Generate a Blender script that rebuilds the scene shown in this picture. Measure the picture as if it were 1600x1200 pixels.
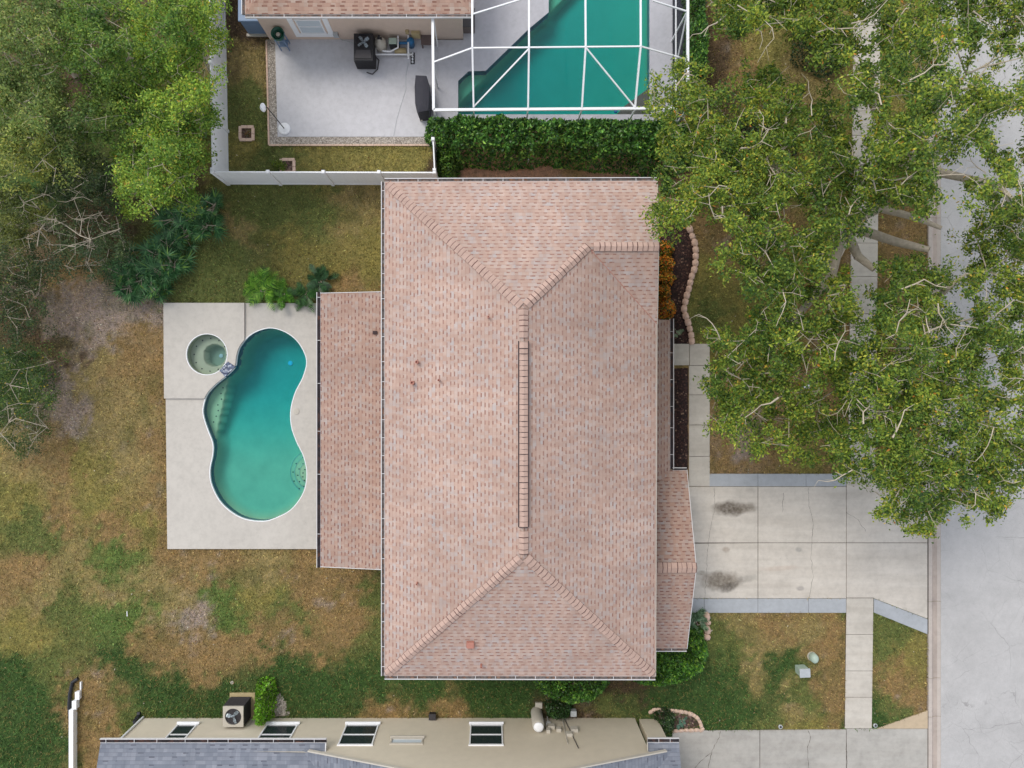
import bpy, bmesh, math, random
import numpy as np
from mathutils import Vector
random.seed(7); rng = np.random.default_rng(11)
R = math.radians
for o in list(bpy.data.objects): bpy.data.objects.remove(o)
SC = bpy.context.scene; COL = SC.collection
# ------------------------------------------------------------------ camera / light
H, F, CX, CY = 31.0, 1111.0, 765.0, 600.0
cam = bpy.data.objects.new('camera', bpy.data.cameras.new('camera')); COL.objects.link(cam)
cam.location = (0, 0, H); cam.rotation_euler = (0, 0, 0)
cam.data.sensor_width = 36; cam.data.lens = F/1600*36; cam.data.shift_x = (800-CX)/1600
cam.data.clip_end = 2000; SC.camera = cam
SUN_EL, SUN_AZ = R(54), R(-42)          # azimuth clockwise from +Y
w = bpy.data.worlds.new('World'); SC.world = w; w.use_nodes = True
nt = w.node_tree; sky = nt.nodes.new('ShaderNodeTexSky'); sky.sky_type = 'NISHITA'; sky.sun_disc = False
sky.sun_elevation = SUN_EL; sky.sun_rotation = SUN_AZ; sky.dust_density = .6; sky.air_density = 0.7
hsv = nt.nodes.new('ShaderNodeHueSaturation'); hsv.inputs['Saturation'].default_value = .24; nt.links.new(sky.outputs[0], hsv.inputs['Color']); nt.links.new(hsv.outputs[0], nt.nodes['Background'].inputs[0]); nt.nodes['Background'].inputs[1].default_value = 0.15
sl = bpy.data.lights.new('sun', 'SUN'); sl.energy = .82; sl.angle = R(24); sl.color = (1, .92, .80)
so = bpy.data.objects.new('sun', sl); COL.objects.link(so)
sd = Vector((math.sin(SUN_AZ)*math.cos(SUN_EL), math.cos(SUN_AZ)*math.cos(SUN_EL), math.sin(SUN_EL)))
so.rotation_euler = sd.to_track_quat('Z', 'Y').to_euler()
SC.view_settings.view_transform = 'Standard'; SC.view_settings.look = 'None'
SC.view_settings.exposure = 1.03; SC.view_settings.gamma = 1
SC.cycles.max_bounces = 8; SC.cycles.transparent_max_bounces = 16

def P(px, py, z=0.0):
    return Vector(((px-CX)*(H-z)/F, (CY-py)*(H-z)/F, z))
def toP(X, Y, z=0.0):
    return X*F/(H-z)+CX, CY-Y*F/(H-z)
K = 0.80
def lin(c):
    return tuple(((v/255)/12.92 if v <= 10 else ((v/255+.055)/1.055)**2.4) for v in c)
def A(r, g, b, k=None): return tuple(min(.9, v*(K if k is None else k)) for v in lin((r, g, b)))

# ------------------------------------------------------------------ materials
def newmat(name):
    m = bpy.data.materials.new(name); m.use_nodes = True
    return m, m.node_tree, m.node_tree.nodes['Principled BSDF']
class N:
    def __init__(s, nt): s.nt = nt
    def __call__(s, typ, **kw):
        n = s.nt.nodes.new('ShaderNode'+typ)
        for k, v in kw.items(): setattr(n, k, v)
        return n
    def link(s, a, b): s.nt.links.new(a, b)
    def math(s, op, a, b=None, c=None):
        n = s('Math', operation=op)
        for i, v in enumerate((a, b, c)):
            if v is None: continue
            if isinstance(v, (int, float)): n.inputs[i].default_value = v
            else: s.link(v, n.inputs[i])
        return n.outputs[0]
    def mix(s, f, a, b, blend='MIX'):
        n = s('Mix', data_type='RGBA', blend_type=blend)
        for i, v in ((0, f), (6, a), (7, b)):
            if isinstance(v, (int, float)): n.inputs[i].default_value = v
            elif isinstance(v, tuple): n.inputs[i].default_value = (*v[:3], 1)
            else: s.link(v, n.inputs[i])
        return n.outputs[2]
    def ramp(s, f, stops, interp='LINEAR'):
        n = s('ValToRGB'); n.color_ramp.interpolation = interp
        e = n.color_ramp.elements
        while len(e) < len(stops): e.new(.5)
        for el, (p, c) in zip(e, stops):
            el.position = p; el.color = (*c, 1) if isinstance(c, tuple) else (c, c, c, 1)
        s.link(f, n.inputs[0]); return n.outputs[0]
    def noise(s, scale, vec=None, detail=4, rough=.6, dist=0):
        n = s('TexNoise'); n.inputs['Scale'].default_value = scale; n.inputs['Detail'].default_value = detail
        n.inputs['Roughness'].default_value = rough; n.inputs['Distortion'].default_value = dist
        if vec is not None: s.link(vec, n.inputs['Vector'])
        return n.outputs['Fac']
def bump(n, h, strength, dist, bsdf):
    b = n('Bump'); b.inputs['Strength'].default_value = strength; b.inputs['Distance'].default_value = dist
    n.link(h, b.inputs['Height']); n.link(b.outputs[0], bsdf.inputs['Normal'])
def wpos(n): return n('NewGeometry').outputs['Position']

def flat(name, col, rough=.6, var=.12, scale=6, metal=0, fine=60):
    m, nt, bs = newmat(name); n = N(nt); p = wpos(n)
    a = n.noise(scale, p, 5); b = n.noise(fine, p, 3)
    f = n.math('ADD', n.math('MULTIPLY', a, .7), n.math('MULTIPLY', b, .3))
    lo = tuple(c*(1-var) for c in col); hi = tuple(min(.92, c*(1+var)) for c in col)
    n.link(n.ramp(f, [(.3, lo), (.7, hi)]), bs.inputs['Base Color'])
    bs.inputs['Roughness'].default_value = rough; bs.inputs['Metallic'].default_value = metal
    bump(n, b, .15, .01, bs)
    return m
def concrete(name, col, stains=(), blotch=.10, crack=0):
    m, nt, bs = newmat(name); n = N(nt); p = wpos(n)
    a = n.noise(.55, p, 6, .65, .3); b = n.noise(4, p, 6, .7); c = n.noise(90, p, 2)
    lo = tuple(v*(1-blotch*1.7) for v in col); hi = tuple(min(.9, v*(1+blotch)) for v in col)
    base = n.ramp(a, [(.3, lo), (.52, col), (.75, hi)])
    base = n.mix(1, base, n.ramp(b, [(.25, .86), (.55, 1.0), (.8, 1.05)]), 'MULTIPLY')
    base = n.mix(1, base, n.ramp(c, [(.3, .93), (.7, 1.06)]), 'MULTIPLY')
    sp = n('TexVoronoi'); sp.inputs['Scale'].default_value = 3.2; n.link(p, sp.inputs['Vector'])
    spots = n.math('LESS_THAN', sp.outputs['Distance'], .055)
    base = n.mix(n.math('MULTIPLY', spots, .35), base, tuple(v*.4 for v in col))
    for (x, y, rx, ry, ang, colr, op) in stains:      # oil stains: X, Y, radii in metres
        mp = n('Mapping', vector_type='TEXTURE'); mp.inputs['Location'].default_value = (x, y, 0)
        mp.inputs['Rotation'].default_value = (0, 0, ang); mp.inputs['Scale'].default_value = (rx, ry, 1)
        ns = n('TexNoise'); ns.inputs['Scale'].default_value = 2.3; ns.inputs['Detail'].default_value = 6; n.link(p, ns.inputs['Vector'])
        off = n('VectorMath', operation='SCALE'); off.inputs['Scale'].default_value = .9
        sb = n('VectorMath', operation='SUBTRACT'); sb.inputs[1].default_value = (.5, .5, .5)
        n.link(ns.outputs['Color'], sb.inputs[0]); n.link(sb.outputs[0], off.inputs[0])
        ad = n('VectorMath', operation='ADD'); n.link(p, mp.inputs['Vector'])
        n.link(mp.outputs[0], ad.inputs[0]); n.link(off.outputs[0], ad.inputs[1])
        sx = n('SeparateXYZ'); n.link(ad.outputs[0], sx.inputs[0])
        rr = n.math('SQRT', n.math('ADD', n.math('POWER', sx.outputs[0], 2), n.math('POWER', sx.outputs[1], 2)))
        f = n.ramp(rr, [(.5, 1.0), (1.05, 0.0)])
        fn = n.math('MULTIPLY', f, n.ramp(n.noise(7, p, 5), [(.3, .55), (.7, 1.0)]))
        base = n.mix(n.math('MULTIPLY', fn, op), base, colr)
    if crack:
        nn = n('TexNoise'); nn.inputs['Scale'].default_value = 1.6; nn.inputs['Detail'].default_value = 7; n.link(p, nn.inputs['Vector'])
        s1 = n('VectorMath', operation='SCALE'); s1.inputs['Scale'].default_value = .5; n.link(nn.outputs['Color'], s1.inputs[0])
        a1 = n('VectorMath', operation='ADD'); n.link(p, a1.inputs[0]); n.link(s1.outputs[0], a1.inputs[1])
        v = n('TexVoronoi', feature='DISTANCE_TO_EDGE'); v.inputs['Scale'].default_value = .27; n.link(a1.outputs[0], v.inputs['Vector'])
        cr = n.math('LESS_THAN', v.outputs['Distance'], .0032); base = n.mix(n.math('MULTIPLY', cr, n.ramp(n.noise(.9, p, 2), [(.4, 0.0), (.5, crack)])), base, A(110, 100, 92))
        ty = n('Mapping'); ty.inputs['Scale'].default_value = (.25, 2.6, 1); n.link(p, ty.inputs['Vector']); base = n.mix(1, base, n.ramp(n.noise(1, ty.outputs[0], 5), [(.3, (.90, .885, .87)), (.6, (1.02, 1.02, 1.02))]), 'MULTIPLY')
    n.link(base, bs.inputs['Base Color']); bs.inputs['Roughness'].default_value = .85
    bump(n, n.math('ADD', b, c), .12, .01, bs)
    return m
def road_mat():
    m, nt, bs = newmat('road_concrete'); n = N(nt); p = wpos(n)
    col = A(200, 199, 199)
    a = n.noise(.35, p, 6, .7, .4); c = n.noise(70, p, 2); b = n.noise(2.5, p, 6, .7)
    base = n.ramp(a, [(.28, tuple(v*.84 for v in col)), (.5, col), (.75, tuple(v*1.10 for v in col))])
    base = n.mix(1, base, n.ramp(b, [(.3, .92), (.75, 1.05)]), 'MULTIPLY')
    base = n.mix(1, base, n.ramp(c, [(.3, .80), (.7, 1.16)]), 'MULTIPLY')
    sv = n('TexVoronoi'); sv.inputs['Scale'].default_value = 9; n.link(p, sv.inputs['Vector']); base = n.mix(n.math('MULTIPLY', n.math('LESS_THAN', sv.outputs['Distance'], .12), .3), base, A(120, 118, 116))
    # two crack networks
    for sc, th, st, dis in ((.34, .0065, .38, .45), (.9, .006, .18, .3)):
        nn = n('TexNoise'); nn.inputs['Scale'].default_value = 1.4; nn.inputs['Detail'].default_value = 7; n.link(p, nn.inputs['Vector'])
        s1 = n('VectorMath', operation='SCALE'); s1.inputs['Scale'].default_value = dis; n.link(nn.outputs['Color'], s1.inputs[0])
        a1 = n('VectorMath', operation='ADD'); n.link(p, a1.inputs[0]); n.link(s1.outputs[0], a1.inputs[1])
        v = n('TexVoronoi', feature='DISTANCE_TO_EDGE'); v.inputs['Scale'].default_value = sc; n.link(a1.outputs[0], v.inputs['Vector'])
        cr = n.math('LESS_THAN', v.outputs['Distance'], th*sc*1.3)
        gate = n.ramp(n.noise(.5, p, 2), [(.42, 0.0), (.55, 1.0)])
        base = n.mix(n.math('MULTIPLY', n.math('MULTIPLY', cr, gate), st), base, A(95, 92, 90))
    n.link(base, bs.inputs['Base Color']); bs.inputs['Roughness'].default_value = .9
    bump(n, c, .2, .01, bs); return m

def shingle(name, base1, base2, grey, dash, row=.143, tab=.30, dashamt=.55, dash_h=.34, weather=.10, rowline=.16):
    m, nt, bs = newmat(name); n = N(nt)
    uv = n('UVMap'); sp = n('SeparateXYZ'); n.link(uv.outputs[0], sp.inputs[0]); u, v = sp.outputs[0], sp.outputs[1]
    rv = n.math('DIVIDE', v, row); r = n.math('FLOOR', rv); fr = n.math('SUBTRACT', rv, r)
    wn1 = n('TexWhiteNoise', noise_dimensions='1D'); n.link(r, wn1.inputs['W']); off = wn1.outputs['Value']
    def cell(w, seed):
        cu = n.math('ADD', n.math('DIVIDE', u, w), n.math('ADD', n.math('MULTIPLY', off, 7.31), seed))
        fc = n.math('FLOOR', cu); cb = n('CombineXYZ'); n.link(fc, cb.inputs[0]); n.link(r, cb.inputs[1]); cb.inputs[2].default_value = seed
        wn = n('TexWhiteNoise', noise_dimensions='3D'); n.link(cb.outputs[0], wn.inputs['Vector'])
        return wn.outputs['Value'], n.math('SUBTRACT', cu, fc)
    c1, _ = cell(tab, 1.3); c2, f2 = cell(tab*1.12, 5.7); c3, _ = cell(tab*.45, 9.1)
    p = wpos(n)
    col = n.ramp(c1, [(0, base1), (.45, base2), (.80, base1), (.93, grey)], 'LINEAR')
    col = n.mix(.5, col, n.ramp(c3, [(0, base2), (.35, base2), (.6, base1), (1, grey)]))
    big = n.noise(.35, p, 5, .6); mid = n.noise(2.2, p, 4)
    sm = n('Mapping'); sm.inputs['Scale'].default_value = (2.6, .22, 1); n.link(uv.outputs[0], sm.inputs['Vector']); col = n.mix(1, col, n.ramp(n.noise(1, sm.outputs[0], 5, .65), [(.3, (.90, .90, .91)), (.62, (1.03, 1.02, 1.01))]), 'MULTIPLY')
    col = n.mix(1, col, n.ramp(big, [(.3, 1-weather), (.7, 1+weather)]), 'MULTIPLY')
    col = n.mix(1, col, n.ramp(mid, [(.3, .94), (.7, 1.05)]), 'MULTIPLY')
    dm = n.math('LESS_THAN', fr, dash_h)
    dg = n.math('GREATER_THAN', n.math('ADD', c2, n.math('MULTIPLY', n.math('SUBTRACT', big, .5), .5)), 1-dashamt)
    inset = n.math('LESS_THAN', n.math('ABSOLUTE', n.math('SUBTRACT', f2, n.math('ADD', .36, n.math('MULTIPLY', c2, .28)))), n.math('ADD', .17, n.math('MULTIPLY', c1, .12)))
    dd = n.math('MULTIPLY', n.math('MULTIPLY', dm, dg), inset)
    dd = n.math('MULTIPLY', dd, n.math('ADD', .55, n.math('MULTIPLY', c3, .45)))
    col = n.mix(dd, col, dash)  # dark red dash pattern, with the shadows of the laminated tabs painted in
    rl = n.math('MULTIPLY', n.math('LESS_THAN', fr, .13), rowline)
    col = n.mix(rl, col, dash)
    gr = n.noise(140, p, 2); col = n.mix(1, col, n.ramp(gr, [(.3, .9), (.7, 1.1)]), 'MULTIPLY')
    n.link(col, bs.inputs['Base Color']); bs.inputs['Roughness'].default_value = .92
    hgt = n.math('ADD', n.math('MULTIPLY', n.math('SUBTRACT', 1, fr), .7), n.math('MULTIPLY', n.math('GREATER_THAN', c2, 1-dashamt), -.2))
    bump(n, hgt, .35, .012, bs)
    return m
def leafmat(name, trans=.3, rough=.55):
    m, nt, bs = newmat(name); n = N(nt)
    at = n('Attribute', attribute_name='Col'); 
    n.link(at.outputs['Color'], bs.inputs['Base Color']); bs.inputs['Roughness'].default_value = rough
    bs.inputs['Specular IOR Level'].default_value = .3
    tr = n('BsdfTranslucent'); mx = n('MixShader'); mx.inputs[0].default_value = trans
    n.link(n.mix(1, at.outputs['Color'], (1.25, 1.2, .6), 'MULTIPLY'), tr.inputs[0])
    n.link(bs.outputs[0], mx.inputs[1]); n.link(tr.outputs[0], mx.inputs[2])
    n.link(mx.outputs[0], nt.nodes['Material Output'].inputs[0]); return m
def ground_mat():
    m, nt, bs = newmat('lawn_soil'); n = N(nt); p = wpos(n)
    at = n('Attribute', attribute_name='Col')
    a = n.noise(1.3, p, 7, .75); b = n.noise(6, p, 6, .8); c = n.noise(28, p, 4, .8)
    col = n.mix(1, at.outputs['Color'], n.ramp(a, [(.3, (.72, .78, .70)), (.5, (1, 1, 1)), (.72, (1.34, 1.24, 1.1))]), 'MULTIPLY')
    col = n.mix(1, col, n.ramp(b, [(.3, (.58, .64, .58)), (.5, (1, 1, 1)), (.7, (1.55, 1.42, 1.25))]), 'MULTIPLY')
    col = n.mix(1, col, n.ramp(c, [(.32, .62), (.68, 1.45)]), 'MULTIPLY')
    n.link(col, bs.inputs['Base Color']); bs.inputs['Roughness'].default_value = .95
    bs.inputs['Specular IOR Level'].default_value = .1
    bump(n, n.math('ADD', b, c), .8, .06, bs); return m
def speckle(name, stops, scale, bumps=.8, rough=.9):
    m, nt, bs = newmat(name); n = N(nt); p = wpos(n)
    v = n('TexVoronoi'); v.inputs['Scale'].default_value = scale; n.link(p, v.inputs['Vector'])
    sx = n('SeparateColor'); n.link(v.outputs['Color'], sx.inputs[0])
    col = n.ramp(sx.outputs[0], stops); col = n.mix(1, col, n.ramp(n.noise(scale*.3, p, 5), [(.3, .75), (.7, 1.2)]), 'MULTIPLY')
    col = n.mix(1, col, n.ramp(v.outputs['Distance'], [(.2, 1.1), (.8, .55)]), 'MULTIPLY')
    n.link(col, bs.inputs['Base Color']); bs.inputs['Roughness'].default_value = rough
    bump(n, n.math('SUBTRACT', 1, v.outputs['Distance']), bumps, .02, bs); return m
def water_mat(name, sig):
    m, nt, bs = newmat(name); n = N(nt); nt.nodes.remove(bs); out = nt.nodes['Material Output']
    tr = n('BsdfTransparent'); gl = n('BsdfGlossy'); gl.inputs['Roughness'].default_value = .03
    fr = n('Fresnel'); fr.inputs[0].default_value = 1.33; mx = n('MixShader')
    bp = n('Bump'); bp.inputs['Strength'].default_value = .07; bp.inputs['Distance'].default_value = .02
    n.link(n.noise(3.5, wpos(n), 4, .5, .6), bp.inputs['Height']); n.link(bp.outputs[0], gl.inputs['Normal']); n.link(bp.outputs[0], fr.inputs['Normal'])
    n.link(fr.outputs[0], mx.inputs[0]); n.link(tr.outputs[0], mx.inputs[1]); n.link(gl.outputs[0], mx.inputs[2]); n.link(mx.outputs[0], out.inputs['Surface'])
    va = n('VolumeAbsorption'); d = max(sig)*1.001; va.inputs['Density'].default_value = d
    va.inputs['Color'].default_value = (*[1-s/d for s in sig], 1); n.link(va.outputs[0], out.inputs['Volume'])
    return m
def screen_mat():
    m, nt, bs = newmat('insect_screen'); n = N(nt); bs.inputs['Base Color'].default_value = (.05, .055, .06, 1)
    tr = n('BsdfTransparent'); mx = n('MixShader'); mx.inputs[0].default_value = .10
    n.link(tr.outputs[0], mx.inputs[1]); n.link(bs.outputs[0], mx.inputs[2]); n.link(mx.outputs[0], nt.nodes['Material Output'].inputs[0]); return m
def glass_mat(name, col=(.02, .03, .035)):
    m, nt, bs = newmat(name); bs.inputs['Base Color'].default_value = (*col, 1); bs.inputs['Roughness'].default_value = .08; return m

M = {}
M['white'] = flat('white_vinyl', A(240, 242, 248, .97), .45, .04)
M['gutter'] = flat('gutter_white', A(232, 232, 234, .85), .45, .05)
M['debris'] = speckle('gutter_debris', [(0, A(105, 95, 92)), (.6, A(125, 118, 116)), (1, A(140, 105, 85))], 9, .4)
M['gutdark'] = speckle('dark_gutter_debris', [(0, A(40, 36, 42)), (.7, A(60, 52, 56)), (1, A(95, 62, 50))], 5, .4)
M['roof'] = shingle('pink_shingles', A(200, 177, 165), A(190, 160, 146), A(188, 179, 177), A(152, 111, 98), tab=.27, dashamt=.92, dash_h=.34, rowline=.34, weather=.14)
M['roofw'] = shingle('lanai_shingles', A(188, 164, 151), A(180, 148, 133), A(181, 171, 167), A(138, 96, 86), tab=.26, dashamt=.9, dash_h=.36, rowline=.3)
M['rooftop'] = shingle('north_shingles', A(200, 168, 150), A(186, 152, 136), A(200, 184, 172), A(146, 106, 92), tab=.40, dashamt=.85, dash_h=.5)
M['roofgrey'] = shingle('grey_shingles', A(134, 140, 152), A(120, 127, 140), A(150, 155, 166), A(92, 94, 106), tab=.4, dashamt=.35, rowline=.38)
M['cap'] = flat('cap_shingle', A(196, 167, 154), .9, .16, 5)
M['edgeshade'] = flat('cap_edge', A(92, 60, 56), .9, .1)  # cut edge of the cap shingles, darkened to paint in its shadow line
M['ventdark'] = flat('vent_dark', A(66, 50, 52), .8, .1)
M['wallcream'] = flat('cream_stucco', A(224, 214, 194), .9, .05, 3, fine=25)
M['walltop'] = flat('peach_stucco', A(232, 210, 194), .9, .06, 3, fine=25)
M['walltan'] = flat('tan_stucco', A(200, 180, 160), .9, .05, 3, fine=25)
M['deck'] = concrete('pool_deck_concrete', A(212, 207, 199), blotch=.035)
M['patio'] = concrete('patio_concrete', A(222, 222, 228), blotch=.05)
M['cagedeck'] = concrete('enclosure_deck', A(212, 212, 220), blotch=.04)
dw = []
for px, py, a, b, an, c, op in ((1140, 795, 30, 14, 0, (86, 74, 60), .95), (1165, 793, 22, 10, .2, (104, 92, 76), .75), (1128, 908, 38, 19, -.05, (112, 100, 84), .9), (1137, 918, 18, 9, .3, (80, 74, 68), .7), (1165, 905, 22, 7, .2, (135, 132, 126), .5), (1095, 895, 9, 5, 0, (125, 118, 105), .6),
                              (1134, 859, 7, 6, 0, (150, 130, 112), .6), (1248, 859, 6, 5, 0, (140, 140, 138), .6), (1250, 919, 8, 5, 0, (130, 125, 125), .6), (1215, 888, 40, 5, .05, (196, 170, 150), .35), (1200, 916, 60, 5, 0, (175, 165, 155), .25)):
    q = P(px, py); dw.append((q.x, q.y, a/35.84, b/35.84, an, A(*c), op))
M['drive'] = concrete('driveway_concrete', A(222, 215, 205), dw, .08, .001)
M['drive2'] = concrete('next_driveway_concrete', A(190, 187, 181), (), .14, .001)
M['walk'] = concrete('walk_concrete', A(214, 208, 198), (), .09, .001)
M['band'] = concrete('blue_grey_band', A(186, 191, 197), (), .05)
M['curb'] = concrete('curb_concrete', A(204, 194, 186), (), .06)
M['curbdirt'] = concrete('gutter_pan_stain', A(194, 180, 170), (), .14)
M['flare'] = concrete('tan_concrete', A(206, 186, 158), (), .06)
M['joint'] = flat('joint_dirt', A(84, 76, 68), .95, .2)
M['road'] = road_mat()
M['ground'] = ground_mat()
M['mulch'] = speckle('dark_mulch', [(0, A(34, 20, 20)), (.6, A(64, 38, 34)), (.92, A(92, 62, 54)), (1, A(160, 130, 110))], 16)
M['mulch2'] = speckle('red_mulch', [(0, A(80, 60, 55)), (.6, A(120, 92, 84)), (1, A(165, 140, 130))], 14)
M['gravel'] = speckle('gravel', [(0, A(160, 150, 140)), (.5, A(200, 190, 178)), (1, A(228, 218, 208))], 22)
M['stone'] = flat('pink_block', A(228, 194, 174), .9, .10, 9)
M['paver'] = flat('peach_paver', A(234, 204, 184), .9, .12, 9)
M['leaf'] = leafmat('oak_leaves'); M['hedge'] = leafmat('hedge_leaves', .2, .35); M['blade'] = leafmat('grass_blades', .25, .7)
M['bark'] = flat('grey_bark', A(196, 184, 166), .95, .25, 8); M['barkp'] = flat('pale_twigs', A(206, 194, 174), .95, .15, 8)
M['plaster'] = flat('pool_plaster', (.68, .60, .36), .8, .12, 1.2)
M['plaster2'] = flat('enclosed_pool_plaster', (.60, .58, .32), .8, .06, 1)
M['spafloor'] = flat('spa_plaster', (.60, .57, .42), .8, .08, 3)
M['shelf'] = speckle('pool_step_finish', [(0, (.46, .46, .36)), (1, (.52, .50, .40))], 12, .1)
M['tile'] = flat('blue_tile', A(110, 125, 150), .3, .35, 12)
M['mosaic'] = speckle('blue_mosaic', [(0, A(60, 70, 110)), (.6, A(120, 135, 165)), (1, A(205, 212, 225))], 14, .1, .3)
M['water'] = water_mat('pool_water', (1.42, .22, .05)); M['water2'] = water_mat('enclosed_pool_water', (2.2, .27, .06)); M['waterspa'] = water_mat('spa_water', (.75, .40, .32))
M['screen'] = screen_mat(); M['glass'] = glass_mat('dark_glass'); M['glasspale'] = glass_mat('pale_glass', (.55, .62, .68))
M['black'] = flat('black_plastic', A(34, 36, 42), .5, .2); M['navy'] = flat('charcoal_cloth', A(58, 58, 68), .8, .1)
M['metal'] = flat('grey_metal', A(200, 206, 210), .35, .1, metal=.2); M['darkmetal'] = flat('dark_grille', A(70, 68, 72), .5, .1, metal=.2)
M['blue'] = flat('blue_plastic', A(30, 110, 165), .4, .1); M['bluegrey'] = flat('blue_grey_resin', A(122, 148, 182), .5, .06)
M['green'] = flat('green_plastic', A(20, 92, 74), .4, .15); M['tan'] = flat('tan_plastic', A(190, 172, 130), .6, .1)
M['beige'] = flat('beige_plastic', A(206, 200, 188), .6, .06); M['brown'] = flat('brown_wicker', A(112, 98, 96), .9, .15, 30)
M['ugreen'] = flat('utility_green', A(184, 204, 190), .5, .06); M['fanblade'] = flat('fan_blade_grey', A(170, 185, 195), .35, .1, metal=.2)
M['pinkvent'] = flat('painted_vent', A(188, 128, 112), .6, .08); M['darkblue'] = flat('dark_blue_grey', A(48, 52, 66), .7, .15)
M['bench'] = flat('bench_stone', A(104, 108, 104), .8, .12)

# ------------------------------------------------------------------ mesh builder
def root_of(o):
    while o.parent: o = o.parent
    return o
class MB:
    def __init__(s): s.v = []; s.f = []; s.mi = []
    def quad(s, pts, mi=0):
        b = len(s.v); s.v += [tuple(p) for p in pts]; s.f.append(tuple(range(b, b+len(pts)))); s.mi.append(mi); return s
    def poly_slab(s, pts, th, mi=0, side_mi=None):
        "closed slab: 3D polygon (CCW seen from above) extruded straight down by th"
        b = len(s.v); n = len(pts); s.v += [tuple(p) for p in pts]; s.v += [(p[0], p[1], p[2]-th) for p in pts]
        s.f.append(tuple(range(b, b+n))); s.mi.append(mi); s.f.append(tuple(range(b+2*n-1, b+n-1, -1))); s.mi.append(mi)
        for i in range(n):
            j = (i+1) % n; s.f.append((b+i, b+n+i, b+n+j, b+j)); s.mi.append(mi if side_mi is None else side_mi)
        return s
    def box(s, c, d, rz=0, mi=0, taper=1.0):
        cx, cy, cz = c; hx, hy, hz = d[0]/2, d[1]/2, d[2]/2; b = len(s.v); ca, sa = math.cos(rz), math.sin(rz)
        for z, t in ((-hz, 1), (hz, taper)):
            for x, y in ((-hx, -hy), (hx, -hy), (hx, hy), (-hx, hy)):
                x *= t; y *= t; s.v.append((cx+x*ca-y*sa, cy+x*sa+y*ca, cz+z))
        for f in ((3, 2, 1, 0), (4, 5, 6, 7), (0, 1, 5, 4), (1, 2, 6, 5), (2, 3, 7, 6), (3, 0, 4, 7)):
            s.f.append(tuple(b+i for i in f)); s.mi.append(mi)
        return s
    def bar(s, a, b_, w, h=None, mi=0):
        a = Vector(a); b_ = Vector(b_); d = (b_-a).normalized(); h = h or w
        up = Vector((0, 0, 1)) if abs(d.z) < .95 else Vector((0, 1, 0))
        x = d.cross(up).normalized()*w/2; y = x.normalized().cross(d)*h/2; b = len(s.v)
        for q in (a, b_):
            for sx, sy in ((-1, -1), (1, -1), (1, 1), (-1, 1)): s.v.append(tuple(q+x*sx+y*sy))
        for f in ((0, 1, 2, 3), (7, 6, 5, 4), (0, 4, 5, 1), (1, 5, 6, 2), (2, 6, 7, 3), (3, 7, 4, 0)):
            s.f.append(tuple(b+i for i in f)); s.mi.append(mi)
        return s
    def tube(s, pts, r, n=8, mi=0, cap=True):
        pts = [Vector(p) for p in pts]; rs = r if isinstance(r, (list, tuple)) else [r]*len(pts); b = len(s.v)
        for i, p in enumerate(pts):
            d = (pts[min(i+1, len(pts)-1)]-pts[max(i-1, 0)]).normalized()
            up = Vector((0, 0, 1)) if abs(d.z) < .9 else Vector((0, 1, 0))
            x = d.cross(up).normalized(); y = x.cross(d)
            for k in range(n):
                t = 2*math.pi*k/n; s.v.append(tuple(p+(x*math.cos(t)+y*math.sin(t))*rs[i]))
        for i in range(len(pts)-1):
            for k in range(n):
                k2 = (k+1) % n; s.f.append((b+i*n+k, b+i*n+k2, b+(i+1)*n+k2, b+(i+1)*n+k)); s.mi.append(mi)
        if cap:
            s.f.append(tuple(b+k for k in range(n-1, -1, -1))); s.mi.append(mi)
            s.f.append(tuple(b+(len(pts)-1)*n+k for k in range(n))); s.mi.append(mi)
        return s
    def lathe(s, c, prof, n=24, mi=0, sx=1, sy=1):
        b = len(s.v); c = Vector(c)
        for r, z in prof:
            for k in range(n):
                t = 2*math.pi*k/n; s.v.append((c.x+r*sx*math.cos(t), c.y+r*sy*math.sin(t), c.z+z))
        for i in range(len(prof)-1):
            for k in range(n):
                k2 = (k+1) % n; s.f.append((b+i*n+k, b+i*n+k2, b+(i+1)*n+k2, b+(i+1)*n+k)); s.mi.append(mi)
        s.f.append(tuple(b+k for k in range(n-1, -1, -1))); s.mi.append(mi)
        s.f.append(tuple(b+(len(prof)-1)*n+k for k in range(n))); s.mi.append(mi)
        return s
    def fill(s, outer, holes, z, mi=0):
        bm = bmesh.new(); es = []
        for lp in [outer]+list(holes):
            vs = [bm.verts.new((p[0], p[1], z)) for p in lp]
            es += [bm.edges.new((vs[i], vs[(i+1) % len(vs)])) for i in range(len(vs))]
        bmesh.ops.triangle_fill(bm, use_beauty=True, use_dissolve=False, edges=es, normal=(0, 0, 1))
        b = len(s.v); bm.verts.index_update()
        s.v += [tuple(v.co) for v in bm.verts]
        for f in bm.faces:
            idx = [b+v.index for v in f.verts]
            if f.normal.z < 0: idx.reverse()
            s.f.append(tuple(idx)); s.mi.append(mi)
        bm.free(); return s
    def wall(s, loop, z0, z1, mi=0, closed=True):
        n = len(loop)
        for i in range(n if closed else n-1):
            a, b_ = loop[i], loop[(i+1) % n]
            s.quad([(a[0], a[1], z1), (a[0], a[1], z0), (b_[0], b_[1], z0), (b_[0], b_[1], z1)], mi)
        return s
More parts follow.
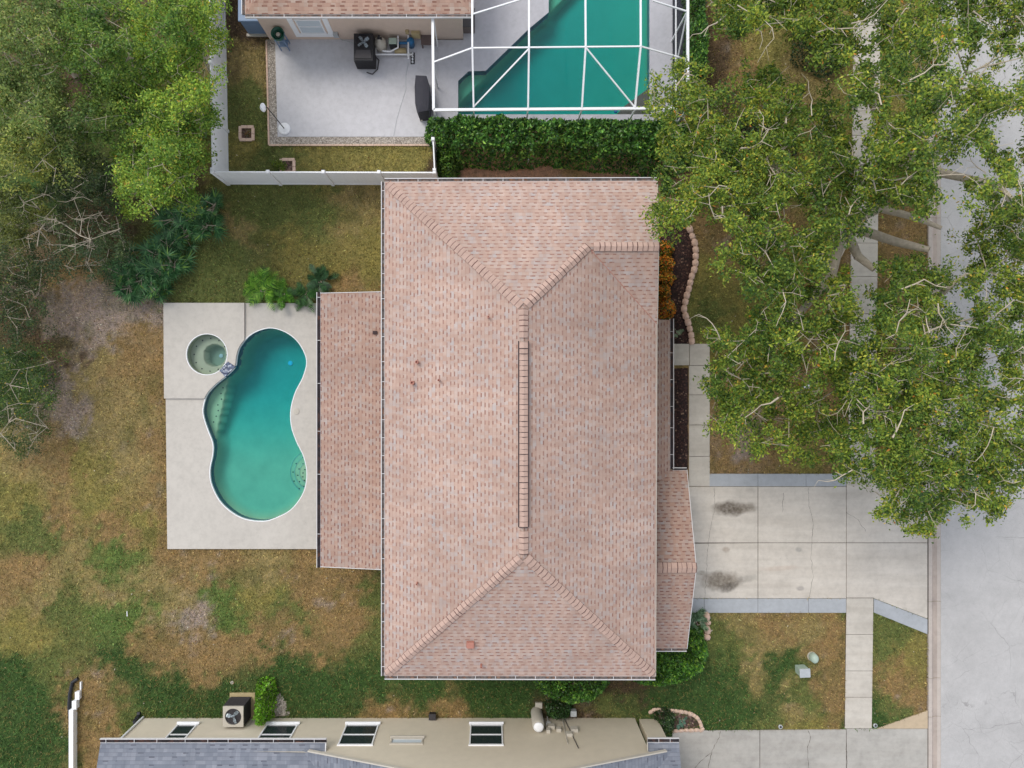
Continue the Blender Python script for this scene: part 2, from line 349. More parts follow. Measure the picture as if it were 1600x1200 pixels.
    def build(s, name, mats, parent=None, loc=None, smooth=False, bevel=0, **props):
        if not isinstance(mats, (list, tuple)): mats = [mats]
        org = Vector((0, 0, 0))
        if parent is not None: org = root_of(parent).location.copy()
        elif loc is not None: org = Vector(loc)
        me = bpy.data.meshes.new(name); v = np.array(s.v, dtype=np.float64)-np.array(org)
        me.from_pydata(v.tolist(), [], s.f)
        for m in mats: me.materials.append(m)
        me.polygons.foreach_set('material_index', s.mi)
        if smooth: me.polygons.foreach_set('use_smooth', [True]*len(s.f))
        uv = me.uv_layers.new(name='UVMap'); Z = Vector((0, 0, 1)); buf = np.zeros(len(me.loops)*2)
        for p in me.polygons:
            nn = p.normal; e = Z.cross(nn)
            if e.length < 1e-3: e = Vector((1, 0, 0))
            e.normalize(); t = nn.cross(e)
            for li in p.loop_indices:
                q = me.vertices[me.loops[li].vertex_index].co+org; buf[2*li] = q.dot(e); buf[2*li+1] = q.dot(t)
        uv.data.foreach_set('uv', buf); me.update()
        o = bpy.data.objects.new(name, me); COL.objects.link(o)
        if parent is not None: o.parent = parent
        elif loc is not None: o.location = org
        if bevel:
            md = o.modifiers.new('bevel', 'BEVEL'); md.width = bevel; md.segments = 2; md.limit_method = 'ANGLE'
        for k, val in props.items(): o[k] = val
        return o
def tag(o, label, cat, group=None):
    o['label'] = label; o['category'] = cat
    if group: o['group'] = group
    return o
def thing(name, label, cat, loc, group=None):
    o = bpy.data.objects.new(name, None); COL.objects.link(o); o.location = loc; o.empty_display_size = .2
    return tag(o, label, cat, group)
def struct(name, mb, mats, **k): return mb.build(name, mats, kind='structure', **k)
def copytree(o, loc, rz=0, label=None, scale=1):
    c = o.copy(); COL.objects.link(c); c.location = loc; c.rotation_euler = (0, 0, rz); c.scale = (scale,)*3
    if label: c['label'] = label
    for ch in o.children:
        d = ch.copy(); COL.objects.link(d); d.parent = c
        for g in ch.children:
            e = g.copy(); COL.objects.link(e); e.parent = d
    return c
def smooth_loop(pts, k=6):
    out = []; n = len(pts)
    for i in range(n):
        p0, p1, p2, p3 = (Vector(pts[(i+j-1) % n]) for j in range(4))
        for t in range(k):
            t /= k; out.append(.5*((2*p1)+(p2-p0)*t+(2*p0-5*p1+4*p2-p3)*t*t+(3*p1-p0-3*p2+p3)*t**3))
    return out
def pl(pts, z=0): return [P(x, y, z) for x, y in pts]
def ccw(l):
    a = sum(l[i][0]*l[(i+1) % len(l)][1]-l[(i+1) % len(l)][0]*l[i][1] for i in range(len(l)))
    return l if a > 0 else l[::-1]
def inside(X, Y, poly):
    c = np.zeros(X.shape, bool); n = len(poly)
    for i in range(n):
        x1, y1 = poly[i][0], poly[i][1]; x2, y2 = poly[(i+1) % n][0], poly[(i+1) % n][1]
        if y1 == y2: continue
        t = ((y1 > Y) != (y2 > Y)) & (X < (x2-x1)*(Y-y1)/(y2-y1)+x1); c ^= t
    return c
def dist_poly(X, Y, poly):
    d = np.full(X.shape, 1e9); n = len(poly)
    for i in range(n):
        x1, y1 = poly[i][0], poly[i][1]; x2, y2 = poly[(i+1) % n][0], poly[(i+1) % n][1]
        dx, dy = x2-x1, y2-y1; L = dx*dx+dy*dy+1e-12; t = np.clip(((X-x1)*dx+(Y-y1)*dy)/L, 0, 1)
        d = np.minimum(d, np.hypot(X-x1-t*dx, Y-y1-t*dy))
    return d
_perm = rng.random((256, 256))
def vnoise(X, Y, s, seed=0):
    x = X*s+seed*17.3+500; y = Y*s+seed*9.1+500; xi = np.floor(x).astype(int); yi = np.floor(y).astype(int)
    fx = x-xi; fy = y-yi; fx = fx*fx*(3-2*fx); fy = fy*fy*(3-2*fy); g = lambda a, b: _perm[a % 256, b % 256]
    return (g(xi, yi)*(1-fx)+g(xi+1, yi)*fx)*(1-fy)+(g(xi, yi+1)*(1-fx)+g(xi+1, yi+1)*fx)*fy
def fbm(X, Y, s, seed=0): return .55*vnoise(X, Y, s, seed)+.3*vnoise(X, Y, s*2.1, seed+3)+.15*vnoise(X, Y, s*4.3, seed+5)

# ------------------------------------------------------------------ hardscape outlines
def S(*p): return ccw(pl(p))
POOL = [(422, 513), (448, 520), (468, 537), (479.5, 563), (474, 589), (462, 613), (455, 640), (456, 666), (464, 690), (475, 713), (480, 740), (475, 768), (458, 793), (437, 806), (412, 813.5), (378, 808), (349, 787), (333, 759), (329.5, 735), (334, 710), (334, 692), (326.5, 672), (320, 652), (319, 637), (325, 617), (339, 601), (355, 588), (369, 573), (372, 556), (378, 540), (395, 522)]
pool = ccw(smooth_loop(pl(POOL), 5))
spa_c = P(326, 554); spa_r = 31.5/35.84
spa = [(spa_c.x+spa_r*math.cos(2*math.pi*k/48), spa_c.y+spa_r*math.sin(2*math.pi*k/48)) for k in range(48)]
POOL2 = [(857, -90), (857, 21), (827, 46), (759, 112), (732, 113), (716, 128), (716, 180), (1014, 180), (1014, -90)]
pool2 = S(*POOL2)
deckrect = S((259, 474), (496, 474), (496, 857), (263, 857))
cage_deck = S((677, 64), (677, 192), (1050, 192), (1050, -120), (724, -120), (724, 64))
HARD = [deckrect, cage_deck]
patio_poly = S((430, 62), (434, 214), (676, 214), (676, 62))
gravel_poly = S((416, 62), (420, 227), (676, 227), (676, 62))
house_fp = [P(1008, 470, 0), P(1008, 940, 0)]
ROADX = P(1471, 900).x; CURBX = P(1450, 900).x
drive_poly = S((1060, 760), (1449, 760), (1449, 966), (1365, 934), (1060, 934))
bands = [S((1108, 739), (1322, 741), (1322, 760), (1108, 760)), S((1060, 935), (1322, 935), (1322, 957), (1060, 957)), S((1365, 935), (1449, 967), (1449, 991), (1365, 957))]
walk_polys = []
def sw(y0, y1):     # sidewalk strip slightly skewed
    f = lambda y: 1322+(934-y)*.0125
    return S((f(y0), y0), (f(y0)+42.5, y0), (f(y1)+42.5, y1), (f(y1), y1))
ys = [934, 991, 1048, 1089, 1138]
walk_polys += [sw(a, b) for a, b in zip(ys[:-1], ys[1:])]
ys = [-80, -20, 40, 60, 100, 158, 212, 270, 324, 380, 432, 490, 545, 602, 658, 705, 759]
walk_polys += [sw(a, b) for a, b in zip(ys[:-1], ys[1:])]
path_polys = [S((1050, 537), (1077, 537), (1077, 571), (1050, 571)), S((1077, 537), (1109, 537), (1109, 571), (1077, 571))]
ys = [571, 617, 664, 713, 760]
path_polys += [S((1076, a), (1109, a), (1109, b), (1076, b)) for a, b in zip(ys[:-1], ys[1:])]
next_drive = S((1050, 1141), (1449, 1138), (1449, 1290), (1050, 1290))
flare_poly = S((1370, 1138), (1449, 1110), (1449, 1138))
mulch_a = S((1018, 330), (1060, 345), (1078, 362), (1086, 395), (1084, 420), (1074, 455), (1068, 485), (1074, 510), (1082, 537), (1018, 537))
mulch_b = S((1020, 571), (1076, 571), (1076, 760), (1020, 760))
HARD += [gravel_poly, drive_poly, next_drive, flare_poly, mulch_a, mulch_b]+bands+walk_polys+path_polys
main_fp = [Vector((-3.55, -10.2, 0)), Vector((5.5, -10.2, 0)), Vector((5.5, 7.05, 0)), Vector((-3.55, 7.05, 0))]
garage_fp = [Vector((5.5, -9.6, 0)), Vector((7.75, -9.6, 0)), Vector((7.75, -3.75, 0)), Vector((5.5, -3.75, 0))]
lanai_fp = [Vector((-7.1, -7.1, 0)), Vector((-3.55, -7.1, 0)), Vector((-3.55, 3.6, 0)), Vector((-7.1, 3.6, 0))]
WALLS_Y = P(0, 1122).y; WALLN_Y = P(0, 62).y
south_fp = [Vector((-15.15, -30, 0)), Vector((6.3, -30, 0)), Vector((6.3, WALLS_Y, 0)), Vector((-15.15, WALLS_Y, 0))]
north_fp = [Vector((P(422, 0).x, WALLN_Y, 0)), Vector((P(724, 0).x, WALLN_Y, 0)), Vector((P(724, 0).x, 25, 0)), Vector((P(422, 0).x, 25, 0))]
HARD += [main_fp, garage_fp, lanai_fp, south_fp, north_fp]

# ------------------------------------------------------------------ lawn colour patches (albedo of grass, thatch, sand, soil)
TC = dict(G=(72, 100, 54), g=(112, 122, 72), y=(148, 140, 84), o=(160, 144, 100), b=(158, 133, 94), s=(172, 156, 148), d=(98, 82, 66), L=(106, 128, 70), r=(190, 150, 126))
CT = """100 100 d;200 200 g;60 300 G;150 380 d;300 300 d;20 200 g;250 400 g;300 380 g;350 400 g;420 340 g;480 320 g;560 320 o;580 400 y;520 420 y;450 380 y;330 450 g;270 460 g;380 330 g;540 440 b;360 360 o;
100 450 b;140 430 b;120 500 s;170 480 s;210 480 s;90 470 s;60 480 d;60 540 d;100 560 d;150 520 s;20 600 G;20 480 d;150 580 o;200 560 b;240 520 b;250 600 b;110 590 s;115 650 s;160 640 o;220 650 o;250 700 b;250 500 s;
90 720 b;60 740 o;130 720 y;180 720 o;30 780 y;110 800 b;150 790 y;190 830 b;60 830 g;40 840 g;230 820 y;256 800 b;180 870 L;90 880 o;30 900 b;100 960 g;60 940 o;160 930 o;210 965 L;175 970 L;240 930 o;
280 880 b;340 870 b;420 880 o;500 870 b;560 880 b;590 920 g;580 1000 g;520 920 b;540 960 b;350 930 L;362 965 L;420 930 y;450 960 g;300 980 s;340 1000 b;280 1010 b;400 1000 b;460 990 b;500 1000 b;240 1010 b;320 1030 b;430 1040 G;
40 1000 y;20 1050 G;60 1100 G;80 1150 G;30 1180 G;90 1060 g;150 1080 b;140 1130 b;150 1180 b;125 1150 b;190 1040 G;220 1060 G;280 1060 G;340 1080 G;240 1100 G;200 1120 g;450 1060 G;500 1050 G;560 1060 G;520 1090 G;600 1090 G;660 1085 G;740 1090 G;
600 1121 b;700 1121 b;800 1080 G;950 1090 g;978 1078 d;900 1115 d;1000 1100 G;1060 1095 G;1120 1060 G;1150 1100 G;1100 1110 G;1180 1130 g;1110 980 g;1150 980 o;1200 980 b;1250 990 o;1300 1000 b;1180 1010 o;1165 1045 o;1210 1055 G;1215 1045 G;1255 1080 g;1300 1060 b;1310 1110 b;1235 1095 o;1260 1130 y;1290 1020 b;1130 1020 g;
1380 1000 g;1420 1020 y;1400 1050 b;1430 1090 b;1400 1100 g;1380 1120 G;1390 970 g;1120 360 b;1110 440 y;1110 500 g;1130 540 y;1240 350 b;1240 330 y;1200 80 y;1130 100 d;1110 150 d;1150 110 b;1230 100 o;1310 400 b;1400 380 b;1400 340 b;1250 600 b;1120 600 b;1150 710 b;1200 705 b;1250 725 y;1170 695 s;1290 700 b;1300 500 b;1380 700 b;1400 550 b;1400 200 y;1400 150 y;1160 300 d;1200 520 y;
380 60 d;390 150 g;390 185 g;400 110 o;380 240 y;410 240 g;500 245 y;580 250 y;650 250 y;370 20 d;760 268 r;850 262 r;950 272 r;1010 272 r;720 270 r;690 265 d;900 268 b"""
_ct = [t.split() for t in CT.replace('\n', '').split(';') if t.strip()]
CPX = np.array([[float(t[0]), float(t[1])] for t in _ct]); CPC = np.array([lin(TC[t[2]]) for t in _ct])*K
def lawn_col(X, Y):
    px, py = X*F/H+CX, CY-Y*F/H
    north = ((py < 330) & (px > 680) & (px < 1040))
    wx = (fbm(X, Y, .55, 1)-.5)*62+(fbm(X, Y, 2.2, 2)-.5)*44+(fbm(X, Y, 6, 12)-.5)*46; wy = (fbm(X, Y, .55, 7)-.5)*62+(fbm(X, Y, 2.2, 8)-.5)*44+(fbm(X, Y, 6, 18)-.5)*46
    out = np.zeros((len(X), 3)); 
    for i in range(0, len(X), 20000):
        a = (px[i:i+20000]+wx[i:i+20000])[:, None]-CPX[None, :, 0]; b = (py[i:i+20000]+wy[i:i+20000])[:, None]-CPX[None, :, 1]
        wgt = 1/((a*a+b*b)/400+.35)**2.6; out[i:i+20000] = (wgt@CPC)/wgt.sum(1)[:, None]
    # pale sandy crumbs where the turf is thin
    t = fbm(X, Y, 1.9, 21); warm = out[:, 0]/(out[:, 1]+1e-6); k = np.clip((t-.70)*7, 0, 1)*np.clip((warm-1.15)*3, 0, 1)
    sand = np.array(lin((172, 156, 148)))*K; out = out*(1-k[:, None]*.8)+sand*k[:, None]*.8
    t2 = fbm(X, Y, 1.1, 31); k = np.clip((t2-.60)*5, 0, 1)*.4; gcol = np.array(lin((86, 98, 52)))*K
    k = k*np.clip(1.6-np.abs(warm-1.2)*1.5, 0, 1)*(~north); out = out*(1-k[:, None])+gcol*k[:, None]
    return out
# ground sheet: fine grid near the houses (holes only under the pool decks), coarse ring to the horizon
def build_ground():
    x0, x1, y0, y1, d = -26.0, 28.0, -21.0, 21.0, .2
    nx, ny = int(round((x1-x0)/d))+1, int(round((y1-y0)/d))+1
    xs = np.linspace(x0, x1, nx); ysv = np.linspace(y0, y1, ny); X, Y = np.meshgrid(xs, ysv); X = X.ravel(); Y = Y.ravel()
    hard = np.full(X.shape, 9.0)
    Z = (fbm(X, Y, .8, 4)-.5)*.03+(fbm(X, Y, 3, 5)-.5)*.02
    for h in HARD: Z = np.where(inside(X, Y, h) | (dist_poly(X, Y, h) < .25), -.02, Z)
    Z = np.where(X > CURBX-.05, -.16, Z)
    idx = np.arange(nx*ny).reshape(ny, nx); q = np.stack([idx[:-1, :-1], idx[:-1, 1:], idx[1:, 1:], idx[1:, :-1]], -1).reshape(-1, 4)
    cxm, cym = X[q].mean(1), Y[q].mean(1); keep = np.ones(len(q), bool)
    for poly in (deckrect, cage_deck): keep &= ~(inside(cxm, cym, poly) & (dist_poly(cxm, cym, poly) > .3))
    q = q[keep]; V = np.stack([X, Y, Z], 1); n0 = len(V)
    B = 600.0; ring = np.array([[-B, -B, -.3], [B, -B, -.3], [B, B, -.3], [-B, B, -.3]])
    V = np.vstack([V, ring]); c = [idx[0, 0], idx[0, -1], idx[-1, -1], idx[-1, 0]]
    F4 = q.tolist()
    edge = [idx[0, :].tolist(), idx[:, -1].tolist(), idx[-1, ::-1].tolist(), idx[::-1, 0].tolist()]
    for k in range(4): F4.append(tuple([n0+k]+[n0+(k+1) % 4]+edge[k][::-1]))
    me = bpy.data.meshes.new('ground'); me.from_pydata(V.tolist(), [], F4); me.materials.append(M['ground'])
    cc = np.ones((len(V), 4)); cc[:n0, :3] = lawn_col(X, Y); cc[n0:, :3] = np.array(lin(TC['g']))*K
    ca = me.color_attributes.new('Col', 'FLOAT_COLOR', 'POINT'); ca.data.foreach_set('color', cc.ravel())
    me.polygons.foreach_set('use_smooth', [True]*len(me.polygons))
    o = bpy.data.objects.new('ground', me); COL.objects.link(o); o['kind'] = 'structure'
build_ground()

def slabs(name, polys, z, mat, gap=.012, th=.12, extra=()):
    mb = MB()
    for p in polys:
        c = sum((Vector(q[:2]) for q in p), Vector((0, 0)))/len(p); pts = []
        n = len(p)
        for i in range(n):      # inset each vertex by the joint half width
            a, b, d = Vector(p[i-1][:2]), Vector(p[i][:2]), Vector(p[(i+1) % n][:2])
            e1 = (b-a).normalized(); e2 = (d-b).normalized(); n1 = Vector((-e1.y, e1.x)); n2 = Vector((-e2.y, e2.x))
            m_ = (n1+n2); m_ = m_/max(.3, m_.dot(n1)); q = b+m_*gap; pts.append((q.x, q.y, z))
        mb.poly_slab(pts, th)
    return struct(name, mb, mat, bevel=.008)
# joint bed just under the slabs
jb = MB()
for p in [drive_poly]+bands[:1]+bands[1:2]+path_polys+walk_polys+[next_drive]: jb.quad([(q[0], q[1], .004) for q in p])
g = .012
slabs('driveway', [S((1060, 760), (1184, 760), (1184, 848), (1060, 848)), S((1184, 760), (1322, 760), (1322, 848), (1184, 848)), S((1060, 849), (1184, 848), (1184, 935), (1060, 935)), S((1184, 848), (1322, 848), (1322, 935), (1184, 935)),
                   S((1322, 745), (1365, 745), (1449, 715), (1449, 848), (1322, 848)), S((1322, 848), (1449, 848), (1449, 967), (1365, 935), (1322, 935))], .03, M['drive'], .011)
bandp = []
for a, b in ((1108, 1184), (1184, 1259), (1259, 1322)): bandp.append(S((a, 740), (b, 740), (b, 760), (a, 760)))
for a, b in ((1060, 1100), (1100, 1184), (1184, 1263), (1263, 1322)): bandp.append(S((a, 935), (b, 935), (b, 957.5), (a, 957.5)))
bandp.append(bands[2]); slabs('driveway_border', bandp, .027, M['band'], .006)
slabs('sidewalk', walk_polys, .033, M['walk'], .009)
slabs('front_path', path_polys, .03, M['walk'], .010)
slabs('neighbor_driveway', [S((1050, 1141), (1187, 1140), (1187, 1290), (1050, 1290)), S((1187, 1140), (1322, 1139), (1322, 1290), (1187, 1290)), S((1322, 1138), (1449, 1138), (1449, 1290), (1322, 1290))], .03, M['drive2'], .012)
slabs('driveway_flare', [flare_poly], .034, M['flare'], 0)
jmb = MB(); 
for q in [S((1062, 741), (1449, 741), (1449, 955), (1062, 955)), S((1052, 1142), (1449, 1142), (1449, 1280), (1052, 1280)), S((1324, 940), (1364, 940), (1364, 1138), (1324, 1138)), S((1078, 540), (1107, 540), (1107, 758), (1078, 758)), S((1052, 540), (1078, 540), (1078, 569), (1052, 569))]:
    pass
struct('joint_bed', MB().poly_slab([(p[0], p[1], .006) for p in S((1076, 762), (1320, 762), (1320, 933), (1076, 933))], .02).poly_slab([(p[0], p[1], .006) for p in S((1052, 1146), (1446, 1146), (1446, 1280), (1052, 1280))], .02)
       .poly_slab([(p[0], p[1], .007) for p in S((1323, 750), (1447, 765), (1447, 962), (1366, 931), (1323, 933))], .02).poly_slab([(p[0], p[1], .008) for p in sw(936, 1136)], .02).poly_slab([(p[0], p[1], .009) for p in S((1078, 539), (1107, 539), (1107, 758), (1078, 758))], .02), M['joint'])
def crack(lines, name='driveway_cracks', z=.0325, wd=.008):
    mb = MB(); r_ = random.Random(5)
    for ln in lines:
        pts = []
        for a, b in zip(ln[:-1], ln[1:]):
            a = P(*a); b = P(*b); n_ = max(2, int((b-a).length/.12)); nrm = Vector((-(b-a).y, (b-a).x, 0)).normalized()
            for i in range(n_): pts.append(a.lerp(b, i/n_)+nrm*r_.gauss(0, .014))
        pts.append(P(*ln[-1]))
        for a, b in zip(pts[:-1], pts[1:]):
            d = (b-a).normalized(); nn = Vector((-d.y, d.x, 0))*wd*r_.uniform(.3, .8); mb.quad([(*(a-nn)[:2], z), (*(b-nn)[:2], z), (*(b+nn)[:2], z), (*(a+nn)[:2], z)])
    return struct(name, mb, M['joint'])
crack([((1116, 762), (1117, 790), (1112, 815), (1106, 848), (1104, 880), (1101, 932)), ((1262, 762), (1264, 790), (1270, 815), (1268, 848), (1266, 870), (1270, 900), (1264, 933)), ((1322, 800), (1340, 812), (1352, 830)), ((1224, 770), (1222, 800))])
crack([((1126, 1142), (1122, 1156), (1112, 1172), (1106, 1200), (1108, 1240)), ((1262, 1141), (1266, 1150), (1261, 1168), (1263, 1200)), ((1322, 1160), (1323, 1190), (1321, 1230)), ((1111, 1175), (1098, 1186), (1085, 1200))], 'neighbor_driveway_cracks', .0325, .013)
struct('expansion_joint', MB().poly_slab([(p[0], p[1], .0345) for p in S((1322, 933.6), (1365, 933.6), (1365, 934.3), (1322, 934.3))], .01).poly_slab([(p[0], p[1], .0345) for p in S((1449, 740), (1449.7, 740), (1449.7, 990), (1449, 990))], .01), M['joint'])
# kerb + gutter pan + road
mb = MB(); yy = 60
cuts = [-60]+[P(0, y).y for y in (1120, 1060, 940, 820, 700, 580, 460, 340, 220, 100, -20)]+[60]
cuts = sorted(cuts)
for a, b in zip(cuts[:-1], cuts[1:]):
    prof = [(CURBX+.008, .03), (CURBX+.16, .028), (CURBX+.26, -.05), (CURBX+.44, -.07), (ROADX-.004, -.045)]
    for i, ((xa, za), (xb, zb)) in enumerate(zip(prof[:-1], prof[1:])):
        mb.quad([(xa, a+.006, za), (xb, a+.006, zb), (xb, b-.006, zb), (xa, b-.006, za)], 1 if i in (1, 2) else 0)
    mb.quad([(CURBX+.008, a+.006, -.2), (CURBX+.008, b-.006, -.2), (CURBX+.008, b-.006, .03), (CURBX+.008, a+.006, .03)])
struct('kerb', mb, [M['curb'], M['curbdirt']])
struct('road', MB().quad([(ROADX, -70, -.045), (60, -70, -.045), (60, 70, -.045), (ROADX, 70, -.045)]), M['road'])
# patio, gravel, mulch
struct('gravel_border', MB().poly_slab([(p[0], p[1], .015) for p in gravel_poly], .1), M['gravel'])
slabs('patio', [patio_poly], .035, M['patio'], 0)
mb = MB(); e = [(416.5, 64), (420.5, 227), (672, 227)]
for a, b in zip(e[:-1], e[1:]):
    pa, pb = P(*a), P(*b); L = (pb-pa).length; n_ = int(L/.3)
    for i in range(n_): mb.bar(pa.lerp(pb, i/n_)+Vector((0, 0, .02)), pa.lerp(pb, (i+.95)/n_)+Vector((0, 0, .02)), .07, .06)
struct('patio_edging', mb, M['paver'])
def bumpy(name, poly, z, mat, amp=.03, d=.12):
    xs = [p[0] for p in poly]; ys_ = [p[1] for p in poly]; X, Y = np.meshgrid(np.arange(min(xs)-d, max(xs)+2*d, d), np.arange(min(ys_)-d, max(ys_)+2*d, d))
    ny, nx = X.shape; X = X.ravel(); Y = Y.ravel(); dd = dist_poly(X, Y, poly); ins = inside(X, Y, poly)
    Z = z+np.where(ins, np.clip(dd/.3, 0, 1)*.03, -.08)+(fbm(X, Y, 4, 3)-.5)*amp*2*ins
    idx = np.arange(nx*ny).reshape(ny, nx); q = np.stack([idx[:-1, :-1], idx[:-1, 1:], idx[1:, 1:], idx[1:, :-1]], -1).reshape(-1, 4)
    q = q[ins[q].any(1)]; mb = MB(); mb.v = np.stack([X, Y, Z], 1).tolist(); mb.f = q.tolist(); mb.mi = [0]*len(q)
    return struct(name, mb, mat, smooth=True)
bumpy('mulch_bed', mulch_a, .01, M['mulch']); bumpy('mulch_strip', S((1052, 573), (1075, 573), (1075, 732), (1052, 732)), .012, M['mulch'])
bed_poly = S((1018, 1116), (1030, 1110), (1055, 1110), (1080, 1115), (1094, 1127), (1096, 1140), (1020, 1141))
bumpy('mulch_bed_south', bed_poly, .01, M['mulch2']); bumpy('shrub_bed_soil', S((425, 1078), (440, 1082), (449, 1100), (452, 1120), (425, 1122)), .012, M['gravel'])
bumpy('soil_bed', S((1060, 957), (1092, 957), (1092, 1010), (1060, 1030)), .012, M['mulch'])

# ------------------------------------------------------------------ swimming pool + spa
def basin(outline, depthf, name, mat, parent, d=.09, lip=-.32):
    xs = [p[0] for p in outline]; ys_ = [p[1] for p in outline]
    X, Y = np.meshgrid(np.arange(min(xs)-2*d, max(xs)+3*d, d), np.arange(min(ys_)-2*d, max(ys_)+3*d, d)); ny, nx = X.shape; X = X.ravel(); Y = Y.ravel()
    ins = inside(X, Y, outline); dd = dist_poly(X, Y, outline); Z = np.where(ins, depthf(X, Y, dd), lip)
    Z = np.where(~ins, lip, Z); idx = np.arange(nx*ny).reshape(ny, nx)
    q = np.stack([idx[:-1, :-1], idx[:-1, 1:], idx[1:, 1:], idx[1:, :-1]], -1).reshape(-1, 4); q = q[(ins | (dd < d*1.5))[q].all(1)]
    mb = MB(); mb.v = np.stack([X, Y, Z], 1).tolist(); mb.f = q.tolist(); mb.mi = [0]*len(q)
    return mb.build(name, mat, parent, smooth=True)
def lerp(a, b, t): return a+(b-a)*t
def pdepth(X, Y, dd):
    px, py = X*F/H+CX, CY-Y*F/H
    tt = np.clip((745-py)/170, 0, 1); D = lerp(.66, 1.40, tt*tt*(3-2*tt))
    prof = np.clip(dd/.45, 0, 1); prof = np.sin(prof*math.pi/2)
    z = -.22-(D-.22)*(.30+.70*prof)
    # bench on the west bulge
    lx = 352+(py-599)*(336-352)/(675-599); sh = (px < lx) & (py > 585) & (py < 690)
    z = np.where(sh, -.34, z)
    # round entry steps
    r = np.hypot(px-483, py-740)
    z = np.where(r < 35, np.maximum(z, -.58), z); z = np.where(r < 27, np.maximum(z, -.45), z); z = np.where(r < 18, np.maximum(z, -.32), z)
    return z
pr = thing('swimming_pool', 'kidney shaped swimming pool with teal green water beside the covered lanai', 'swimming pool', P(405, 660))
basin(pool, pdepth, 'basin', M['plaster'], pr, .07)
MB().wall(pool[::-1], -.5, .075).build('tile_band', M['tile'], pr)
cop = MB(); n_ = len(pool); inn, out = [], []
def offset_loop(lp, d):
    r = []
    for i in range(len(lp)):
        a, b = Vector(lp[i-1][:2]), Vector(lp[(i+1) % len(lp)][:2]); t = (b-a).normalized(); r.append((lp[i][0]+t.y*d, lp[i][1]-t.x*d))
    return r
def coping(lp, z0, z1, wd, name, parent, mat, inner=.0):
    a = offset_loop(lp, -inner); b = offset_loop(lp, wd); mb = MB(); n = len(lp)
    for i in range(n):
        j = (i+1) % n
        mb.quad([(*a[i], z1), (*b[i], z1), (*b[j], z1), (*a[j], z1)]); mb.quad([(*a[i], z0), (*a[i], z1), (*a[j], z1), (*a[j], z0)]); mb.quad([(*b[i], z1), (*b[i], z0), (*b[j], z0), (*b[j], z1)])
    return mb.build(name, mat, parent)
coping(pool, .0, .102, .028, 'coping', pr, M['white'], .006)
w_ = MB(); lo = offset_loop(pool, .003); w_.fill(lo, [], -.03)
nv = len(w_.v); w_.wall(lo[::-1], -3.2, -.03); w_.fill(lo, [], -3.2)
def remerge(mb):
    "weld duplicate vertices so that the water body is closed"
    d = {}; nvs = []; mp = []
    for v in mb.v:
        k = tuple(round(c, 5) for c in v)
        if k not in d: d[k] = len(nvs); nvs.append(v)
        mp.append(d[k])
    mb.v = nvs; mb.f = [tuple(mp[i] for i in f) for f in mb.f]; return mb
def water_body(lp, ztop, zbot, name, mat, parent):
    m = MB(); m.fill(lp, [], ztop); nf = len(m.f); m2 = MB(); m2.fill(lp, [], zbot)
    b = len(m.v); m.v += m2.v; m.f += [tuple(b+i for i in f[::-1]) for f in m2.f]; m.mi += m2.mi
    m.wall(lp, zbot, ztop); remerge(m)
    return m.build(name, mat, parent)
water_body(ccw(lo), -.03, -3.2, 'water', M['water'], pr)
MB().lathe(P(440, 566, 0)+Vector((0, 0, -1.39)), [(.11, 0), (.11, .03), (.07, .05)], 16).build('main_drain', M['white'], pr)
MB().box((*P(336.5, 556)[:2], -.9), (.1, .1, .02)).build('floor_fitting', M['white'], pr) if False else None
for rad_ in (35, 27, 18):
    pts = []
    for k in range(60):
        t = 2*math.pi*k/60; q = P(483+rad_*math.cos(t), 740-rad_*math.sin(t)); ok = inside(np.array([q.x]), np.array([q.y]), pool)[0] and dist_poly(np.array([q.x]), np.array([q.y]), pool)[0] > .03
        if ok: pts.append((k, Vector((q.x, q.y, {35: -.565, 27: -.435, 18: -.305}[rad_]))))
    pts.sort(key=lambda a: (a[0]-0) % 60); em = MB()
    for (k1, a), (k2, b) in zip(pts[:-1], pts[1:]):
        if k2 == k1+1: em.bar(a, b, .022, .014)
    em.build('step_edge', M['ugreen'], pr)
tiles = MB()
for k in range(26):
    if k < 7: px, py = 345-k*2.2+random.uniform(-3, 3), 606+k*9; z = -.335
    else:
        t = R(110+(k-7)*9.0); rr_ = (22, 13, 31)[k % 3]; px, py = 483+rr_*math.cos(t), 740-rr_*math.sin(t)+4; z = (-.445, -.315, -.575)[k % 3]
    q = P(px, py); 
    if inside(np.array([q.x]), np.array([q.y]), pool)[0]: tiles.box((q.x, q.y, z), (.05, .05, .012), .7)
tiles.build('step_tile_marks', M['darkblue'], pr, kind='stuff')
sp_ = thing('spa', 'round sunken spa with pale green water on the raised corner of the pool deck', 'spa', (spa_c.x, spa_c.y, 0))
ic = P(332.5, 555)
def sdepth(X, Y, dd):
    r = np.hypot(X-ic.x, Y-ic.y); return np.where(r < .47, -.72, -.22)
basin(spa, sdepth, 'basin', M['spafloor'], sp_, .045, -.22)
MB().wall(spa[::-1], -.26, .17).build('tile_band', M['spafloor'], sp_); coping(spa, .1, .208, .025, 'coping', sp_, M['white'], .006)
water_body(ccw(offset_loop(spa, .003)), .12, -2, 'water', M['waterspa'], sp_)
MB().lathe((ic.x+.1, ic.y, -.705), [(.09, 0), (.09, .02), (.05, .03)], 14).build('drain', M['white'], sp_)
tm = MB()
for k in range(12):
    t = k*.52; tm.box((spa_c.x+.72*math.cos(t), spa_c.y+.72*math.sin(t), -.212), (.05, .05, .01), t)
tm.build('seat_tile_marks', M['darkblue'], sp_, kind='stuff')
MB().poly_slab([(*P(x, y)[:2], .212) for x, y in ((345.5, 579), (354.5, 589), (370, 572.5), (359, 565))], .35).build('spillway', M['mosaic'], sp_)
for o in sp_.children:
    pass
